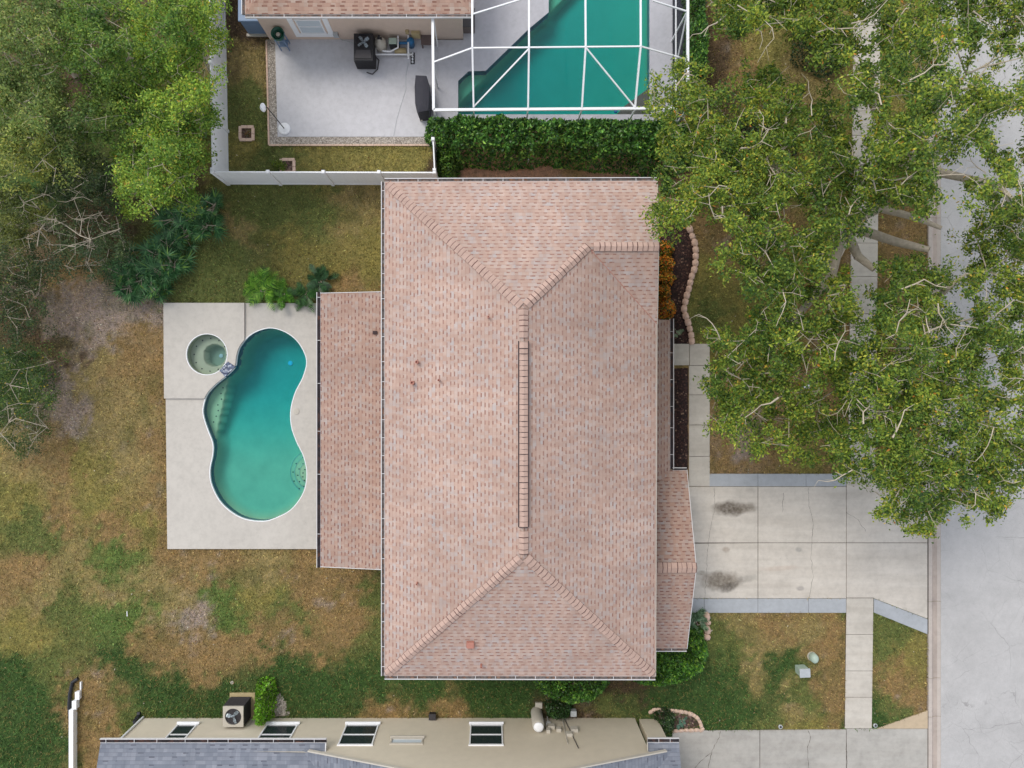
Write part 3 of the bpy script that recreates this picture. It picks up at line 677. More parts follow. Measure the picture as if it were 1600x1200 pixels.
# decks with the pool cut out of them
hi = S((258.5, 474), (384, 474), (384, 531), (372, 556), (369, 573), (355, 588), (339, 601), (325, 617), (321.5, 622.5), (259.5, 622.5))
mb = MB(); full = ccw(deckrect)
outer = [(p[0], p[1]) for p in full]
mb.fill(outer, [[(p[0], p[1]) for p in offset_loop(pool, .03)]] , .10); mb.wall(outer, -.1, .10)
# drop triangles under the spa
keep = [i for i, f in enumerate(mb.f) if not (abs(mb.v[f[0]][2]-.1) < 1e-6 and False)]
# cut spa: build deck in one fill with both holes instead
mb = MB(); mb.fill(outer, [offset_loop(pool, .03), offset_loop(spa, .028)], .10); mb.wall(outer[::-1], -.1, .10)
struct('pool_deck', mb, M['deck'])
mb = MB(); ph = offset_loop(pool, .012)
# raised corner: polygon whose inner side follows the pool edge
tl, tr_, bl = P(258.5, 474), P(384, 474), P(259.5, 622.5)
arc = [p for p in ph if (lambda a: a[0] < 384 and a[1] < 622.5)(toP(p[0], p[1]))]
arc.sort(key=lambda p: -toP(p[0], p[1])[1])
# keep order along the outline (from bottom-left up to the right)
top = arc[-1]; ra = [(bl.x, bl.y)]+[(P(321, 622.5).x, P(0, 622.5).y)]+arc+[(tr_.x, top[1]), (tr_.x, tr_.y), (tl.x, tl.y)]
spill = ccw([(P(x, y).x, P(x, y).y) for x, y in ((347, 580), (355, 588.5), (369, 573), (360, 567))])
mb.fill(ccw(ra), [offset_loop(spa, .028)], .20); mb.wall(ccw(ra)[::-1], .09, .20)
struct('raised_pool_deck', mb, M['deck'])
tag(MB().lathe(P(464, 643, 0)+Vector((0, 0, .10)), [(.13, 0), (.13, .015), (.12, .02), (.03, .022), (.025, .03)], 20).build('skimmer_lid', M['beige'], loc=P(464, 643)), 'round white skimmer lid set in the pool deck beside the waist of the kidney pool', 'skimmer lid')
# enclosed pool
q2 = thing('enclosed_pool', 'angular green swimming pool inside the white framed screen enclosure', 'swimming pool', P(900, 90))
def d2(X, Y, dd):
    px, py = X*F/H+CX, CY-Y*F/H; z = -lerp(.75, 1.2, np.clip((1014-px)/260, 0, 1))*(.75+.25*np.clip(dd/.4, 0, 1))
    z = np.where(px+ (py-112) < 762, -.42, z)
    s_ = (py-137)/(166-137)*(975-1014)+1014
    z = np.where((px > s_) & (py > 137), -.30, z); return z
basin(pool2, d2, 'basin', M['plaster2'], q2, .09)
MB().wall(pool2[::-1], -.34, .095).build('tile_band', M['tile'], q2)
water_body(ccw(offset_loop(pool2, .003)), -.03, -3.0, 'water', M['water2'], q2)
MB().poly_slab([(*P(x, y)[:2], -.035) for x, y in ((1014, 137), (1014, 180), (962, 180), (975, 166))], .25).build('corner_bench', M['bench'], q2)
lines = MB()
for a, b in (((878, -40), (878, 165)), ((760, 139), (960, 139)), ((860, 26), (1000, 12)), ((945, -40), (945, 25))): lines.bar(P(*a, -1.2)*1.0, P(*b, -1.2), .05, .03)
MB().lathe((*P(962, 174)[:2], -.03), [(.08, 0), (.08, .06), (.05, .08)], 12).build('floater', M['blue'], q2)
mb = MB(); mb.fill([(p[0], p[1]) for p in cage_deck], [[(p[0], p[1]) for p in offset_loop(pool2, .0)]], .10); mb.wall([(p[0], p[1]) for p in cage_deck][::-1], -.05, .10)
struct('enclosure_deck', mb, M['cagedeck'])
struct('dark_side_strip', MB().poly_slab([(*P(x, y)[:2], .06) for x, y in ((1049, -100), (1049, 190), (1072, 190), (1072, -100))], .1), M['darkblue'])  # thin dark blue-grey slab along the right side of the enclosure deck

# ------------------------------------------------------------------ houses
def gutter(path, out, parent, mat='gutter', deb='debris', wd=.115, straps=.72, name='gutter'):
    "path: points along the roof edge (inner side), out: unit outward normals per segment"
    mb = MB(); dbm = MB()
    for (a, b), o in zip(zip(path[:-1], path[1:]), out):
        a = Vector(a); b = Vector(b); o = Vector((*o, 0)); dz = Vector((0, 0, 1))
        mb.bar(a+o*wd-dz*.03, b+o*wd-dz*.03, .022, .10); mb.bar(a+o*wd*.5-dz*.085, b+o*wd*.5-dz*.085, wd, .01); mb.bar(a+o*.004-dz*.05, b+o*.004-dz*.05, .012, .07)
        dbm.bar(a+o*wd*.5-dz*.03, b+o*wd*.5-dz*.03, wd-.03, .018)
        L = (b-a).length; k = 0; t = random.uniform(.2, .6)
        while t < L:
            q = a+(b-a)*(t/L); mb.bar(q, q+o*wd, .018, .010); t += straps*random.choice((.9, 1, 1, 1.25))
    g_ = mb.build(name, M[mat], parent); dbm.build('gutter_debris', M[deb], g_); return g_
def cap_run(mb, a, b, step=.185, wd=.155, lift=.022, drop=.05, vert=0):
    "overlapping cap shingles folded over a ridge or hip line"
    a = Vector(a); b = Vector(b); L = (b-a).length; d = (b-a)/L; side = Vector((d.y, -d.x, 0)).normalized(); k = int(L/step)
    for i in range(k):
        s_ = wd*random.uniform(.94, 1.05); p0 = a+d*(i*step+random.gauss(0, .012)); p1 = a+d*((i+1.08)*step)
        z0 = Vector((0, 0, .035)); z1 = Vector((0, 0, .035+lift*random.uniform(.8, 1.3)))
        # the lower (lifted) end faces a
        L0, R0, C0 = p0-side*s_+z1-Vector((0, 0, drop)), p0+side*s_+z1-Vector((0, 0, drop)), p0+z1+Vector((0, 0, .02))
        L1, R1, C1 = p1-side*s_+z0-Vector((0, 0, drop)), p1+side*s_+z0-Vector((0, 0, drop)), p1+z0+Vector((0, 0, .02))
        mb.quad([L0, C0, C1, L1], 0); mb.quad([C0, R0, R1, C1], 0)
        e = -d*.022*random.uniform(.7, 1.5); t = Vector((0, 0, -.02))
        mb.quad([L0+e+t, C0+e+t*.3, C0, L0], 1); mb.quad([C0+e+t*.3, R0+e+t, R0, C0], 1)
        mb.quad([L0, L1, L1+side*0+Vector((0, 0, -.04)), L0+Vector((0, 0, -.04))], 1); mb.quad([R1, R0, R0+Vector((0, 0, -.04)), R1+Vector((0, 0, -.04))], 1)
def window(parent, X0, X1, z0, z1, Y, face, sill=True, glass='glass', fr='white', mull=True):
    "window on a wall facing +Y (face=1) or -Y (face=-1)"
    mb = MB(); t = .06; yo = Y+face*.02
    for c, d in ((((X0+X1)/2, yo, z0), (X1-X0+.1, .06, .08)), (((X0+X1)/2, yo, z1), (X1-X0+.1, .06, .08)), ((X0, yo, (z0+z1)/2), (.05, .058, z1-z0-.08)), ((X1, yo, (z0+z1)/2), (.05, .058, z1-z0-.08))): mb.box(c, d)
    if mull: mb.box(((X0+X1)/2, yo, (z0+z1)/2), (X1-X0-.07, .04, .05))
    w = mb.build('window', M[fr], parent)
    MB().box(((X0+X1)/2, Y+face*.006, (z0+z1)/2), (X1-X0, .012, z1-z0)).build('pane', M[glass], w)
    if sill: MB().box(((X0+X1)/2, Y+face*.06, z0-.09), (X1-X0+.16, .09, .07)).build('sill', M[fr], w)
    return w
ZE, ZR = 5.4, 7.4
hs = thing('house', 'two storey house with a large pink shingled hip roof in the middle of the photo', 'house', P(812, 670)*0+Vector((1, -1.6, 0)))
eNW, eNE, eSE, eSW = P(601, 284, ZE), P(1026, 282.5, ZE), P(1024, 1057, ZE), P(601, 1056, ZE)
rN, rS = P(818, 481, ZR), P(818, 868, ZR)
# the north-east gable: its ridge starts on the hip
gA = P(918, 388, 6.42); t_ = None
# put gA exactly on the hip line from rN to the north-east corner
hipNE = eNE; s_ = (gA.x-rN.x)/(hipNE.x-rN.x); gA = rN.lerp(hipNE, s_); gA = Vector((gA.x, gA.y, gA.z))
gB = Vector((P(1029, 388, gA.z).x, gA.y, gA.z)); slope = (ZR-ZE)/(eNE.y-rN.y)
gC = Vector((eNE.x, gA.y-(gA.z-ZE)/slope, ZE))      # foot of the valley on the east eave
mb = MB()
mb.poly_slab([eSW, rS, rN, eNW][::-1], .05); mb.poly_slab([eNW, rN, gA, gB, Vector((eNE.x+.02, eNE.y, ZE))][::-1], .05)
mb.poly_slab([gA, gC, Vector((gC.x+.02, gC.y, ZE)), gB][::-1], .05); mb.poly_slab([rN, rS, eSE, gC, gA][::-1], .05); mb.poly_slab([eSW, eSE, rS], .05)
for p in ():
    pass
roof = mb.build('roof', M['roof'], hs)
cm = MB(); cap_run(cm, eNW.lerp(rN, .02), rN.lerp(eNW, .015)); cap_run(cm, gA, rN.lerp(gA, .02)); cap_run(cm, eSW.lerp(rS, .02), rS.lerp(eSW, .015)); cap_run(cm, eSE.lerp(rS, .02), rS.lerp(eSE, .015))
vN, vS = P(818, 533, ZR), P(818, 823, ZR); cap_run(cm, rS+Vector((0, .05, 0)), vS); cap_run(cm, rN-Vector((0, .05, 0)), vN); cap_run(cm, gB, gA+Vector((.1, 0, 0)))
cm.build('ridge_cap', [M['cap'], M['edgeshade']], roof)
vm = MB(); cap_run(vm, vS+Vector((0, 0, .03)), vN+Vector((0, 0, .03)), .185, .155, .012, .03)
for s in (-1, 1): vm.bar(vS+Vector((s*.165, 0, .03)), vN+Vector((s*.165, 0, .03)), .035, .06, 1)
vm.build('ridge_vent', [M['cap'], M['ventdark']], roof)
mb = MB(); va = gA.lerp(gC, 0); mb.bar(gA+Vector((0, 0, .005)), gC+Vector((0, 0, .005)), .018, .012); mb.build('valley_line', M['pinkvent'], roof)
gutter([P(601, 1056, ZE), P(601, 284, ZE)], [(-1, 0)], roof); gutter([eNW, eNE], [(0, 1)], roof); gutter([eSE, eSW], [(0, -1)], roof)
MB().bar(eSE+Vector((.012, 0, -.06)), gC+Vector((.012, 0, -.06)), .02, .14).bar(eNE+Vector((.032, 0, -.07)), gB+Vector((.012, 0, -.07)), .02, .12).bar(gB+Vector((.012, 0, -.07)), Vector((gC.x+.032, gC.y, ZE-.07)), .02, .12).build('fascia', M['beige'], roof)
def roofz(x, y):   # height of the main roof at a point (west, east, north or south plane)
    return min(ZE+(x-eNW.x)/(rN.x-eNW.x)*2, ZE+(eNE.x-x)/(eNE.x-rN.x)*2, ZE+(eNW.y-y)/(eNW.y-rN.y)*2, ZE+(y-eSW.y)/(rS.y-eSW.y)*2)
def onroof(px, py):
    z = 6.5
    for _ in range(8): q = P(px, py, z); z = roofz(q.x, q.y)
    return P(px, py, z)
for px, py, r in ((763, 496, .035), (652, 566, .06), (645, 598, .07), (686, 594, .04), (652, 910, .03), (752, 1038, .04)):
    q = onroof(px, py); v = MB().lathe(q+Vector((0, 0, -.05)), [(r, 0), (r, .32), (r*.6, .32), (r*.6, .26)], 12).build('vent_pipe', M['pinkvent'], roof)
    MB().box((q.x, q.y, q.z+.02), (.26, .26, .03)).box((q.x, q.y, q.z+.235), (r*1.0, r*1.0, .012)) if False else None
q = onroof(735, 1006); MB().box((q.x, q.y, q.z+.07), (.30, .26, .2), taper=.8).build('box_vent', M['pinkvent'], roof)
for nm, px, py in (('box_vent', 700, 1500),): pass
MB().wall([(p[0], p[1]) for p in main_fp][::-1], -.1, ZE-.08).build('wall', M['walltan'], hs)
MB().poly_slab([(eSW.x+.05, eSW.y+.05, ZE-.07), (eSE.x-.05, eSE.y+.05, ZE-.07), (eNE.x-.05, eNE.y-.05, ZE-.07), (eNW.x+.05, eNW.y-.05, ZE-.07)], .03).build('soffit', M['beige'], hs)
# lanai roof
l0, l1, l2, l3 = P(501, 458.5, 2.75), P(501, 885, 2.75), P(600, 889, 3.2), P(600, 456, 3.2)
inn_x = -3.5; sl_ = (l2.z-l0.z)/(l2.x-l0.x)
l2 = Vector((inn_x, l1.y, l0.z+(inn_x-l0.x)*sl_)); l3 = Vector((inn_x, l0.y, l2.z))
lr = MB().poly_slab([l0, l1, l2, l3], .07).build('roof', M['roofw'], hs)
MB().bar(l0+Vector((0, .012, -.03)), l3+Vector((0, .012, -.03)), .02, .10).build('fascia', M['gutter'], lr); MB().bar(l1+Vector((0, -.012, -.03)), l2+Vector((0, -.012, -.03)), .02, .10).build('fascia', M['gutter'], lr)
gutter([l0+Vector((0, .05, 0)), l1-Vector((0, .05, 0))], [(-1, 0)], lr, 'gutter', 'gutdark', .15, 1.9)
q = onroof(587, 520); qq = P(587, 520, 3.0); MB().box((qq.x, qq.y, 3.16), (.16, .12, .14)).build('box_vent', M['ventdark'], lr)
lw = MB()
for yy in np.linspace(l1.y+.3, l0.y-.3, 5): lw.box((l0.x+.3, yy, 1.34), (.14, .14, 2.6))
lw.build('lanai_posts', M['white'], hs)['kind'] = 'stuff'
struct('lanai_floor', MB().poly_slab([(-7.43, -7.15, .1), (-3.6, -7.15, .1), (-3.6, 3.5, .1), (-7.43, 3.5, .1)], .18), M['deck'])
# porch roof and garage roof (east)
pz = 2.75; p0, p1 = P(1047, 500, pz), P(1047, 733, pz); ix = 5.45; px_sl = .42
pr_ = MB().poly_slab([p0, Vector((ix, p0.y, pz+(p0.x-ix)*px_sl)), Vector((ix, p1.y-.4, pz+(p0.x-ix)*px_sl)), Vector((p1.x, p1.y-.4, pz))], .07).build('roof', M['roofw'], hs)
gutter([p1, p0+Vector((0, .05, 0))], [(1, 0)], pr_, 'gutter', 'gutdark', .14, .85)
gz0 = 2.75; gN = P(1073, 735, gz0); gS = P(1073, 1013, gz0); ry = (gN.y+gS.y)/2; gh = gz0+(gN.y-gS.y)/2*.36
gr = MB().poly_slab([Vector((ix, gN.y, gz0)), Vector((ix, ry, gh)), Vector((gN.x, ry, gh)), gN], .08).poly_slab([Vector((ix, gS.y, gz0)), gS, Vector((gS.x, ry, gh)), Vector((ix, ry, gh))], .08)
gr = gr.build('roof', M['roofw'], hs)
cm = MB(); cap_run(cm, Vector((gN.x, ry, gh)), Vector((ix, ry, gh)), .185, .2); cm.build('ridge_cap', [M['cap'], M['edgeshade']], gr)
gutter([gS+Vector((0, 0, 0)), Vector((ix, gS.y, gz0))], [(0, -1)], gr)
gutter([Vector((p1.x+.1, gN.y, gz0)), gN-Vector((0, 0, 0))], [(0, 1)], gr, 'gutter', 'gutdark', .10, .5)
MB().bar(gN+Vector((.012, 0, -.06)), Vector((gN.x+.012, ry, gh-.06)), .02, .14).bar(gS+Vector((.012, 0, -.06)), Vector((gN.x+.012, ry, gh-.06)), .02, .14).build('fascia', M['gutter'], gr)
mb = MB(); fp = [(p[0], p[1]) for p in garage_fp]; mb.wall(fp[::-1], -.1, 2.66)
mb.quad([(7.75, -9.6, 2.66), (7.75, -3.75, 2.66), (7.75, ry, gh-.1)]); mb.build('wall', M['walltan'], hs)
MB().box((7.77, ry, 1.08), (.05, 4.9, 2.15)).build('garage_door', M['white'], hs)
# ---- south neighbour
sh = thing('neighbor_house_south', 'single storey cream stucco house with grey shingle roofs along the bottom edge', 'house', (-4, WALLS_Y-4, 0))
gl_, gr2 = P(482, 1174, 2.9), P(1041, 1175, 2.9); gx = (gl_.x+gr2.x)/2; gzp = 2.9+(gr2.x-gl_.x)/2*.34; gy = gl_.y
wy = WALLS_Y
MB().quad([(-15.15, wy, -.1), (-15.15, wy, 2.62), (gl_.x+.15, wy, 2.90), (gx, wy, gzp-.06), (6.33, wy, 2.98), (6.33, wy, -.1)][::-1]).quad([(-15.15, wy, -.1), (-15.15, -24, -.1), (-15.15, -24, 2.62), (-15.15, wy, 2.62)][::-1]).quad([(6.33, -24, -.1), (6.33, wy, -.1), (6.33, wy, 2.85), (6.33, -24, 2.85)][::-1]).build('wall', M['wallcream'], sh)
rw = MB().poly_slab([P(157, 1161, 2.72), Vector((P(157, 1161, 2.72).x, -22, 2.72+(P(0, 1161, 2.72).y+22)*.34)), Vector((P(509, 1161, 2.72).x, -22, 2.72+(P(0, 1161, 2.72).y+22)*.34)), P(509, 1161, 2.72)][::-1], .09).build('roof', M['roofgrey'], sh)
gutter([P(510, 1161, 2.74), P(156, 1161, 2.74)][::-1], [(0, 1)], rw, 'gutter', 'gutdark', .16, .9)
MB().bar(P(509.5, 1161, 2.68), Vector((P(509.5, 1161, 2.72).x, P(0, 1174, 2.75).y, 2.8)), .03, .12).build('fascia', M['gutter'], rw)
gry = -24.0
rg = MB().poly_slab([Vector((gl_.x-.5, gy, 2.9-.17)), Vector((gx, gy, gzp)), Vector((gx, gry, gzp)), Vector((gl_.x-.5, gry, 2.73))][::-1], .08).poly_slab([Vector((gx, gy, gzp)), Vector((gr2.x+.3, gy, 2.8)), Vector((gr2.x+.3, gry, 2.8)), Vector((gx, gry, gzp))][::-1], .08).build('roof', M['roofgrey'], sh)
MB().bar((gl_.x, gy+.03, 2.9), (gx, gy+.03, gzp), .05, .14).bar((gr2.x, gy+.03, 2.9), (gx, gy+.03, gzp), .05, .14).build('rake_board', M['beige'], rg)
e0, e1 = P(1012, 1160, 2.72), P(1061, 1160, 2.72)
re = MB().poly_slab([e0, Vector((e0.x, -20, 2.72+(e0.y+20)*.34)), Vector((e1.x, -20, 2.72+(e0.y+20)*.34)), e1][::-1], .09).build('roof', M['roofgrey'], sh)
gutter([e0+Vector((0, 0, .02)), e1+Vector((0, 0, .02))], [(0, 1)], re, 'gutter', 'gutdark', .17, .45); MB().bar(e0+Vector((-.02, 0, 0)), P(1012, 1174, 2.8)+Vector((-.02, 0, .05)), .03, .12).build('fascia', M['beige'], re)
cq = P(1013, 1129); MB().box((cq.x, cq.y, 1.28), (.80, .34, 2.56)).box((cq.x, cq.y, 2.58), (.86, .40, .05)).build('porch_column', M['wallcream'], sh, bevel=.03)
for xa, xb, za, zb, g_, s_ in ((-.80, .52, .65, 2.35, 'glass', True), (-6.10, -4.75, .65, 2.35, 'glass', True), (-9.5, -8.2, .65, 2.35, 'glass', True), (-13.3, -12.5, .65, 2.35, 'glass', True)): window(sh, xa, xb, za, zb, wy, 1)
window(sh, -4.0, -2.75, 1.85, 2.25, wy, 1, True, 'bench' if False else 'glasspale', 'beige', False)
for xx in (3.15, ): MB().tube([(xx, wy+.05, .3), (xx, wy+.05, 2.3)], .02, 6).build('conduit', M['beige'], sh)
mbx = [(3.55, 1.15, .3, .22), (3.30, 1.55, .25, .15), (2.6, .9, .3, .18), (2.9, 1.15, .2, .14), (2.45, 1.25, .16, .16)]
for x, z, a, b in mbx: MB().box((x, wy+.07, z), (a, .14, b+.1)).build('meter_box', M['beige'], sh, bevel=.01)
MB().bar((3.25, wy+.02, .1), (3.55, wy+.02, 2.6), .02, .03).bar((2.25, wy+.02, .1), (2.4, wy+.02, 1.3), .02, .03).build('cable', M['darkmetal'], sh)
MB().tube([(-15.1, wy+.05, 0), (-15.1, wy+.05, 2.5)], .04, 8).build('downspout', M['white'], sh)
# ---- north neighbour
nh = thing('neighbor_house_north', 'peach stucco house with brown pink shingles at the top edge of the photo', 'house', (-5, WALLN_Y+4, 0))
xw0, xw1 = P(422, 0).x, P(724, 0).x; ny_ = WALLN_Y
MB().quad([(xw0, ny_, -.1), (xw1, ny_, -.1), (xw1, ny_, 2.65), (xw0, ny_, 2.65)]).quad([(xw0, 25, -.1), (xw0, ny_, -.1), (xw0, ny_, 2.65), (xw0, 25, 2.65)]).quad([(xw1, ny_, -.1), (xw1, 25, -.1), (xw1, 25, 2.65), (xw1, ny_, 2.65)]).build('wall', M['walltop'], nh)
ea, eb = P(383, 22, 2.75), P(736, 22, 2.75)
rn = MB().poly_slab([ea, eb, Vector((eb.x-3.5, eb.y+3.5, 2.75+3.5*.36)), Vector((ea.x+3.5, ea.y+3.5, 2.75+3.5*.36))], .05).poly_slab([ea, Vector((ea.x+3.5, ea.y+3.5, 2.75+3.5*.36)), Vector((ea.x+3.5, ea.y+8, 2.75+3.5*.36)), Vector((ea.x, ea.y+8, 2.75))], .05).poly_slab([eb, Vector((eb.x, eb.y+8, 2.75)), Vector((eb.x-3.5, eb.y+8, 2.75+3.5*.36)), Vector((eb.x-3.5, eb.y+3.5, 2.75+3.5*.36))], .05).build('roof', M['rooftop'], nh)
gutter([ea, eb], [(0, -1)], rn, 'gutter', 'debris', .13, 1.2); gutter([Vector((ea.x, ea.y+8, 2.75)), ea], [(-1, 0)], rn, 'gutter', 'debris', .13, 1.2); gutter([eb, Vector((eb.x, eb.y+8, 2.75))], [(1, 0)], rn, 'gutter', 'debris', .10, 1.2)
MB().poly_slab([(ea.x, ea.y, 2.69), (eb.x, eb.y, 2.69), (eb.x, eb.y+8, 2.69), (ea.x, ea.y+8, 2.69)], .03).build('soffit', M['beige'], nh)
nw_ = window(nh, P(478, 0).x, P(514, 0).x, .62, 1.75, ny_, -1, False, 'glasspale', 'white')
for c_, d_ in (((P(470, 0).x, ny_-.015, 1.1), (.22, .03, 1.6)), ((P(522, 0).x, ny_-.015, 1.1), (.22, .03, 1.6)), ((P(496, 0).x, ny_-.016, .44), (1.67, .032, .26))): MB().box(c_, d_).build('casing', M['white'], nw_)
ex = (P(523, 0).x+P(535, 0).x)/2; MB().box((ex, ny_-.06, .55), (.2, .12, .3)).tube([(ex+.08, ny_-.08, .5), (ex+.2, ny_-.1, .15), (ex+.9, ny_-.25, .1)], .02, 6).build('disconnect_box', M['metal'], nh)
ex = P(643, 0).x; MB().box((ex+.25, ny_-.07, .6), (.36, .14, .42)).box((ex-.1, ny_-.06, .8), (.14, .1, .2)).build('meter_box', M['tan'], nh, bevel=.01)

# ------------------------------------------------------------------ fences
def fence(name, label, a, b, h, nposts, group=None, cat='fence'):
    t = thing(name, label, cat, (a.x, a.y, 0), group); L = (b-a).length; d = (b-a)/L
    for i in range(nposts):
        q = a+d*(L*i/(nposts-1)); MB().box((q.x, q.y, h/2+.03), (.13, .13, h+.06)).box((q.x, q.y, h+.07), (.15, .15, .04), taper=.7).build('post', M['white'], t)
        if i < nposts-1:
            r = a+d*(L*(i+1)/(nposts-1)); p0_, p1_ = q+d*.07, r-d*.07; mb = MB()
            mb.bar(p0_+Vector((0, 0, h-.04)), p1_+Vector((0, 0, h-.04)), .05, .09); mb.bar(p0_+Vector((0, 0, .12)), p1_+Vector((0, 0, .12)), .05, .14); 
            k = max(2, int((p1_-p0_).length/.16))
            for j in range(k):
                u0 = p0_.lerp(p1_, (j+.015)/k); u1 = p0_.lerp(p1_, (j+.985)/k); mb.bar(u0+Vector((0, 0, h/2)), u1+Vector((0, 0, h/2)), .024, h-.26)
            mb.build('panel', M['white'], t)
    return t
fc = P(357.5, 288); fa = P(350, -110); fb = P(684, 289)
fence('privacy_fence', 'tall white vinyl fence running down beside the woods at the upper left', fa, fc+Vector((0, .09, 0)), 1.83, 6)
fence('privacy_fence', 'long white vinyl fence along the lower edge of the neighbouring back yard', fc, fb, 1.83, 5)
fence('privacy_fence', 'short white vinyl fence return between the small yard and the hedge', fb+Vector((0, .09, 0)), P(682, 240), 1.83, 2)
# stepped low fence bottom left
lf = thing('stepped_rail_fence', 'low white stepped vinyl fence at the bottom left edge beside the grey roofed house', 'fence', P(118, 1150))
for x, ya, yb, hh in ((118, 1104, 1290, .30), (121.5, 1091, 1104, .24), (125, 1078, 1090, .18)):
    a, b = P(x, ya), P(x, yb); MB().bar(a+Vector((0, 0, hh/2)), b+Vector((0, 0, hh/2)), .15, hh).bar(a+Vector((0, 0, hh+.02)), b+Vector((0, 0, hh+.02)), .19, .04).build('panel', M['white'], lf)
MB().bar(P(128, 1064)+Vector((0, 0, .06)), P(128, 1076)+Vector((0, 0, .06)), .05, .12).build('end_stake', M['white'], lf)
ed = MB(); pts = [(122, 1060), (113, 1066), (109, 1085), (108, 1105), (111, 1130)]; ed.tube([P(x, y, .06) for x, y in pts], .075, 8)
tag(ed.build('garden_edging', M['black'], loc=P(112, 1090)), 'curved black plastic strip lying on the grass beside the low white fence', 'edging')

# ------------------------------------------------------------------ pool cage
cg = thing('pool_enclosure', 'white aluminium framed screen enclosure over the angular green pool', 'pool enclosure', P(875, 120))
def bars(lst, name, w=.07, h=None):
    for a, b in lst: MB().bar(a, b, w, h).build(name, M['white'], cg)
zw, zf = 2.55, 3.45
Wl, Wr, Yb = 677, 1075, 171
bars([(P(676, 27, zw), P(677.5, 172, zw)), (P(677.5, 172, zw), P(1075, 169, zw)), (P(1074.5, 169, zw), P(1074.5, -110, zw))], 'eave_beam', .10, .09)
bars([(P(737, -110, zf), P(738, 74.5, zf)), (P(738, 74.5, zf), P(740, 168, zw)), (P(826, -110, zf), P(826.5, 74, zf)), (P(826.5, 74, zf), P(825, 171, zw)), (P(914, -110, zf), P(915, 73, zf)), (P(915, 73, zf), P(909, 170, zw)),
      (P(1000.5, -110, zf), P(1001, 72.5, zf)), (P(1001, 72.5, zf), P(992, 169, zw))], 'rafter', .068, .10)
bars([(P(678, 97, zw), P(738, 75, zf)), (P(738, 75, zf), P(1001, 72.5, zf)), (P(1001, 72.5, zf), P(1074, 93, zw)), (P(1020, 1, 3.2), P(1074, 18, zw)), (P(739, 22, zf), P(830, -6, zf)), (P(740, 167, zw), P(826.5, 76, zf)), (P(915, 74, zf), P(992, 168, zw))], 'purlin', .05, .06)
for px in (678, 740, 825, 909, 992, 1073):
    a = P(px, 171, zw); bars([(Vector((a.x, a.y, .1)), a)], 'post', .055)
for py in (93, 18, -60):
    a = P(1074, py, zw); bars([(Vector((a.x, a.y, .06)), a)], 'post', .055)
for py in (27, 97):
    a = P(677, py, zw); bars([(Vector((a.x, a.y, .1)), a)], 'post', .055)
a, b = P(1074, 93, zw), P(1074, 18, zw); bars([(Vector((a.x, a.y, .2)), b), (Vector((P(1074, 169, zw).x, P(1074, 169, zw).y, .2)), a)], 'brace', .05)
a = P(1074, 169, zw); bars([(Vector((a.x-.03, a.y, .9)), Vector((a.x-.03, a.y+9, .9)))], 'chair_rail', .05)
a = P(678, 171, zw); b = P(1074, 171, zw); bars([(Vector((a.x, a.y, .14)), Vector((b.x, a.y, .14))), (Vector((a.x, a.y, .9)), Vector((b.x, a.y, .9)))], 'chair_rail', .05)
def scr(pts): MB().quad(pts).build('screen', M['screen'], cg)
scr([P(738, -110, zf), P(738, 75, zf), P(1001, 73, zf), P(1001, -110, zf)]); scr([P(678, 171, zw), P(992, 170, zw), P(1001, 73, zf), P(738, 75, zf)]); scr([P(992, 170, zw), P(1074, 170, zw), P(1074, -110, zw), P(1001, -110, zf), P(1001, 73, zf)])
scr([P(677, 27, zw), P(678, 171, zw), P(738, 75, zf), P(738, 22, zf)])
a, b = P(678, 171, zw), P(1074, 171, zw); scr([(a.x, a.y, .1), (b.x, a.y, .1), (b.x, a.y, zw), (a.x, a.y, zw)]); c = P(677, 27, zw); scr([(a.x, a.y, .1), (a.x, a.y, zw), (a.x, c.y, zw), (a.x, c.y, .1)]); scr([(b.x, a.y, .1), (b.x, a.y+9, .1), (b.x, a.y+9, zw), (b.x, a.y, zw)])
q = P(733, 48); dk = thing('storage_bin', 'dark grey storage bin against the wall inside the screen enclosure', 'storage bin', q)
MB().box((q.x, q.y+.2, .4), (.5, .75, .6)).build('body', M['brown'], dk, bevel=.02); MB().box((q.x, q.y+.2, .72), (.54, .8, .05)).build('lid', M['darkmetal'], dk, bevel=.015)

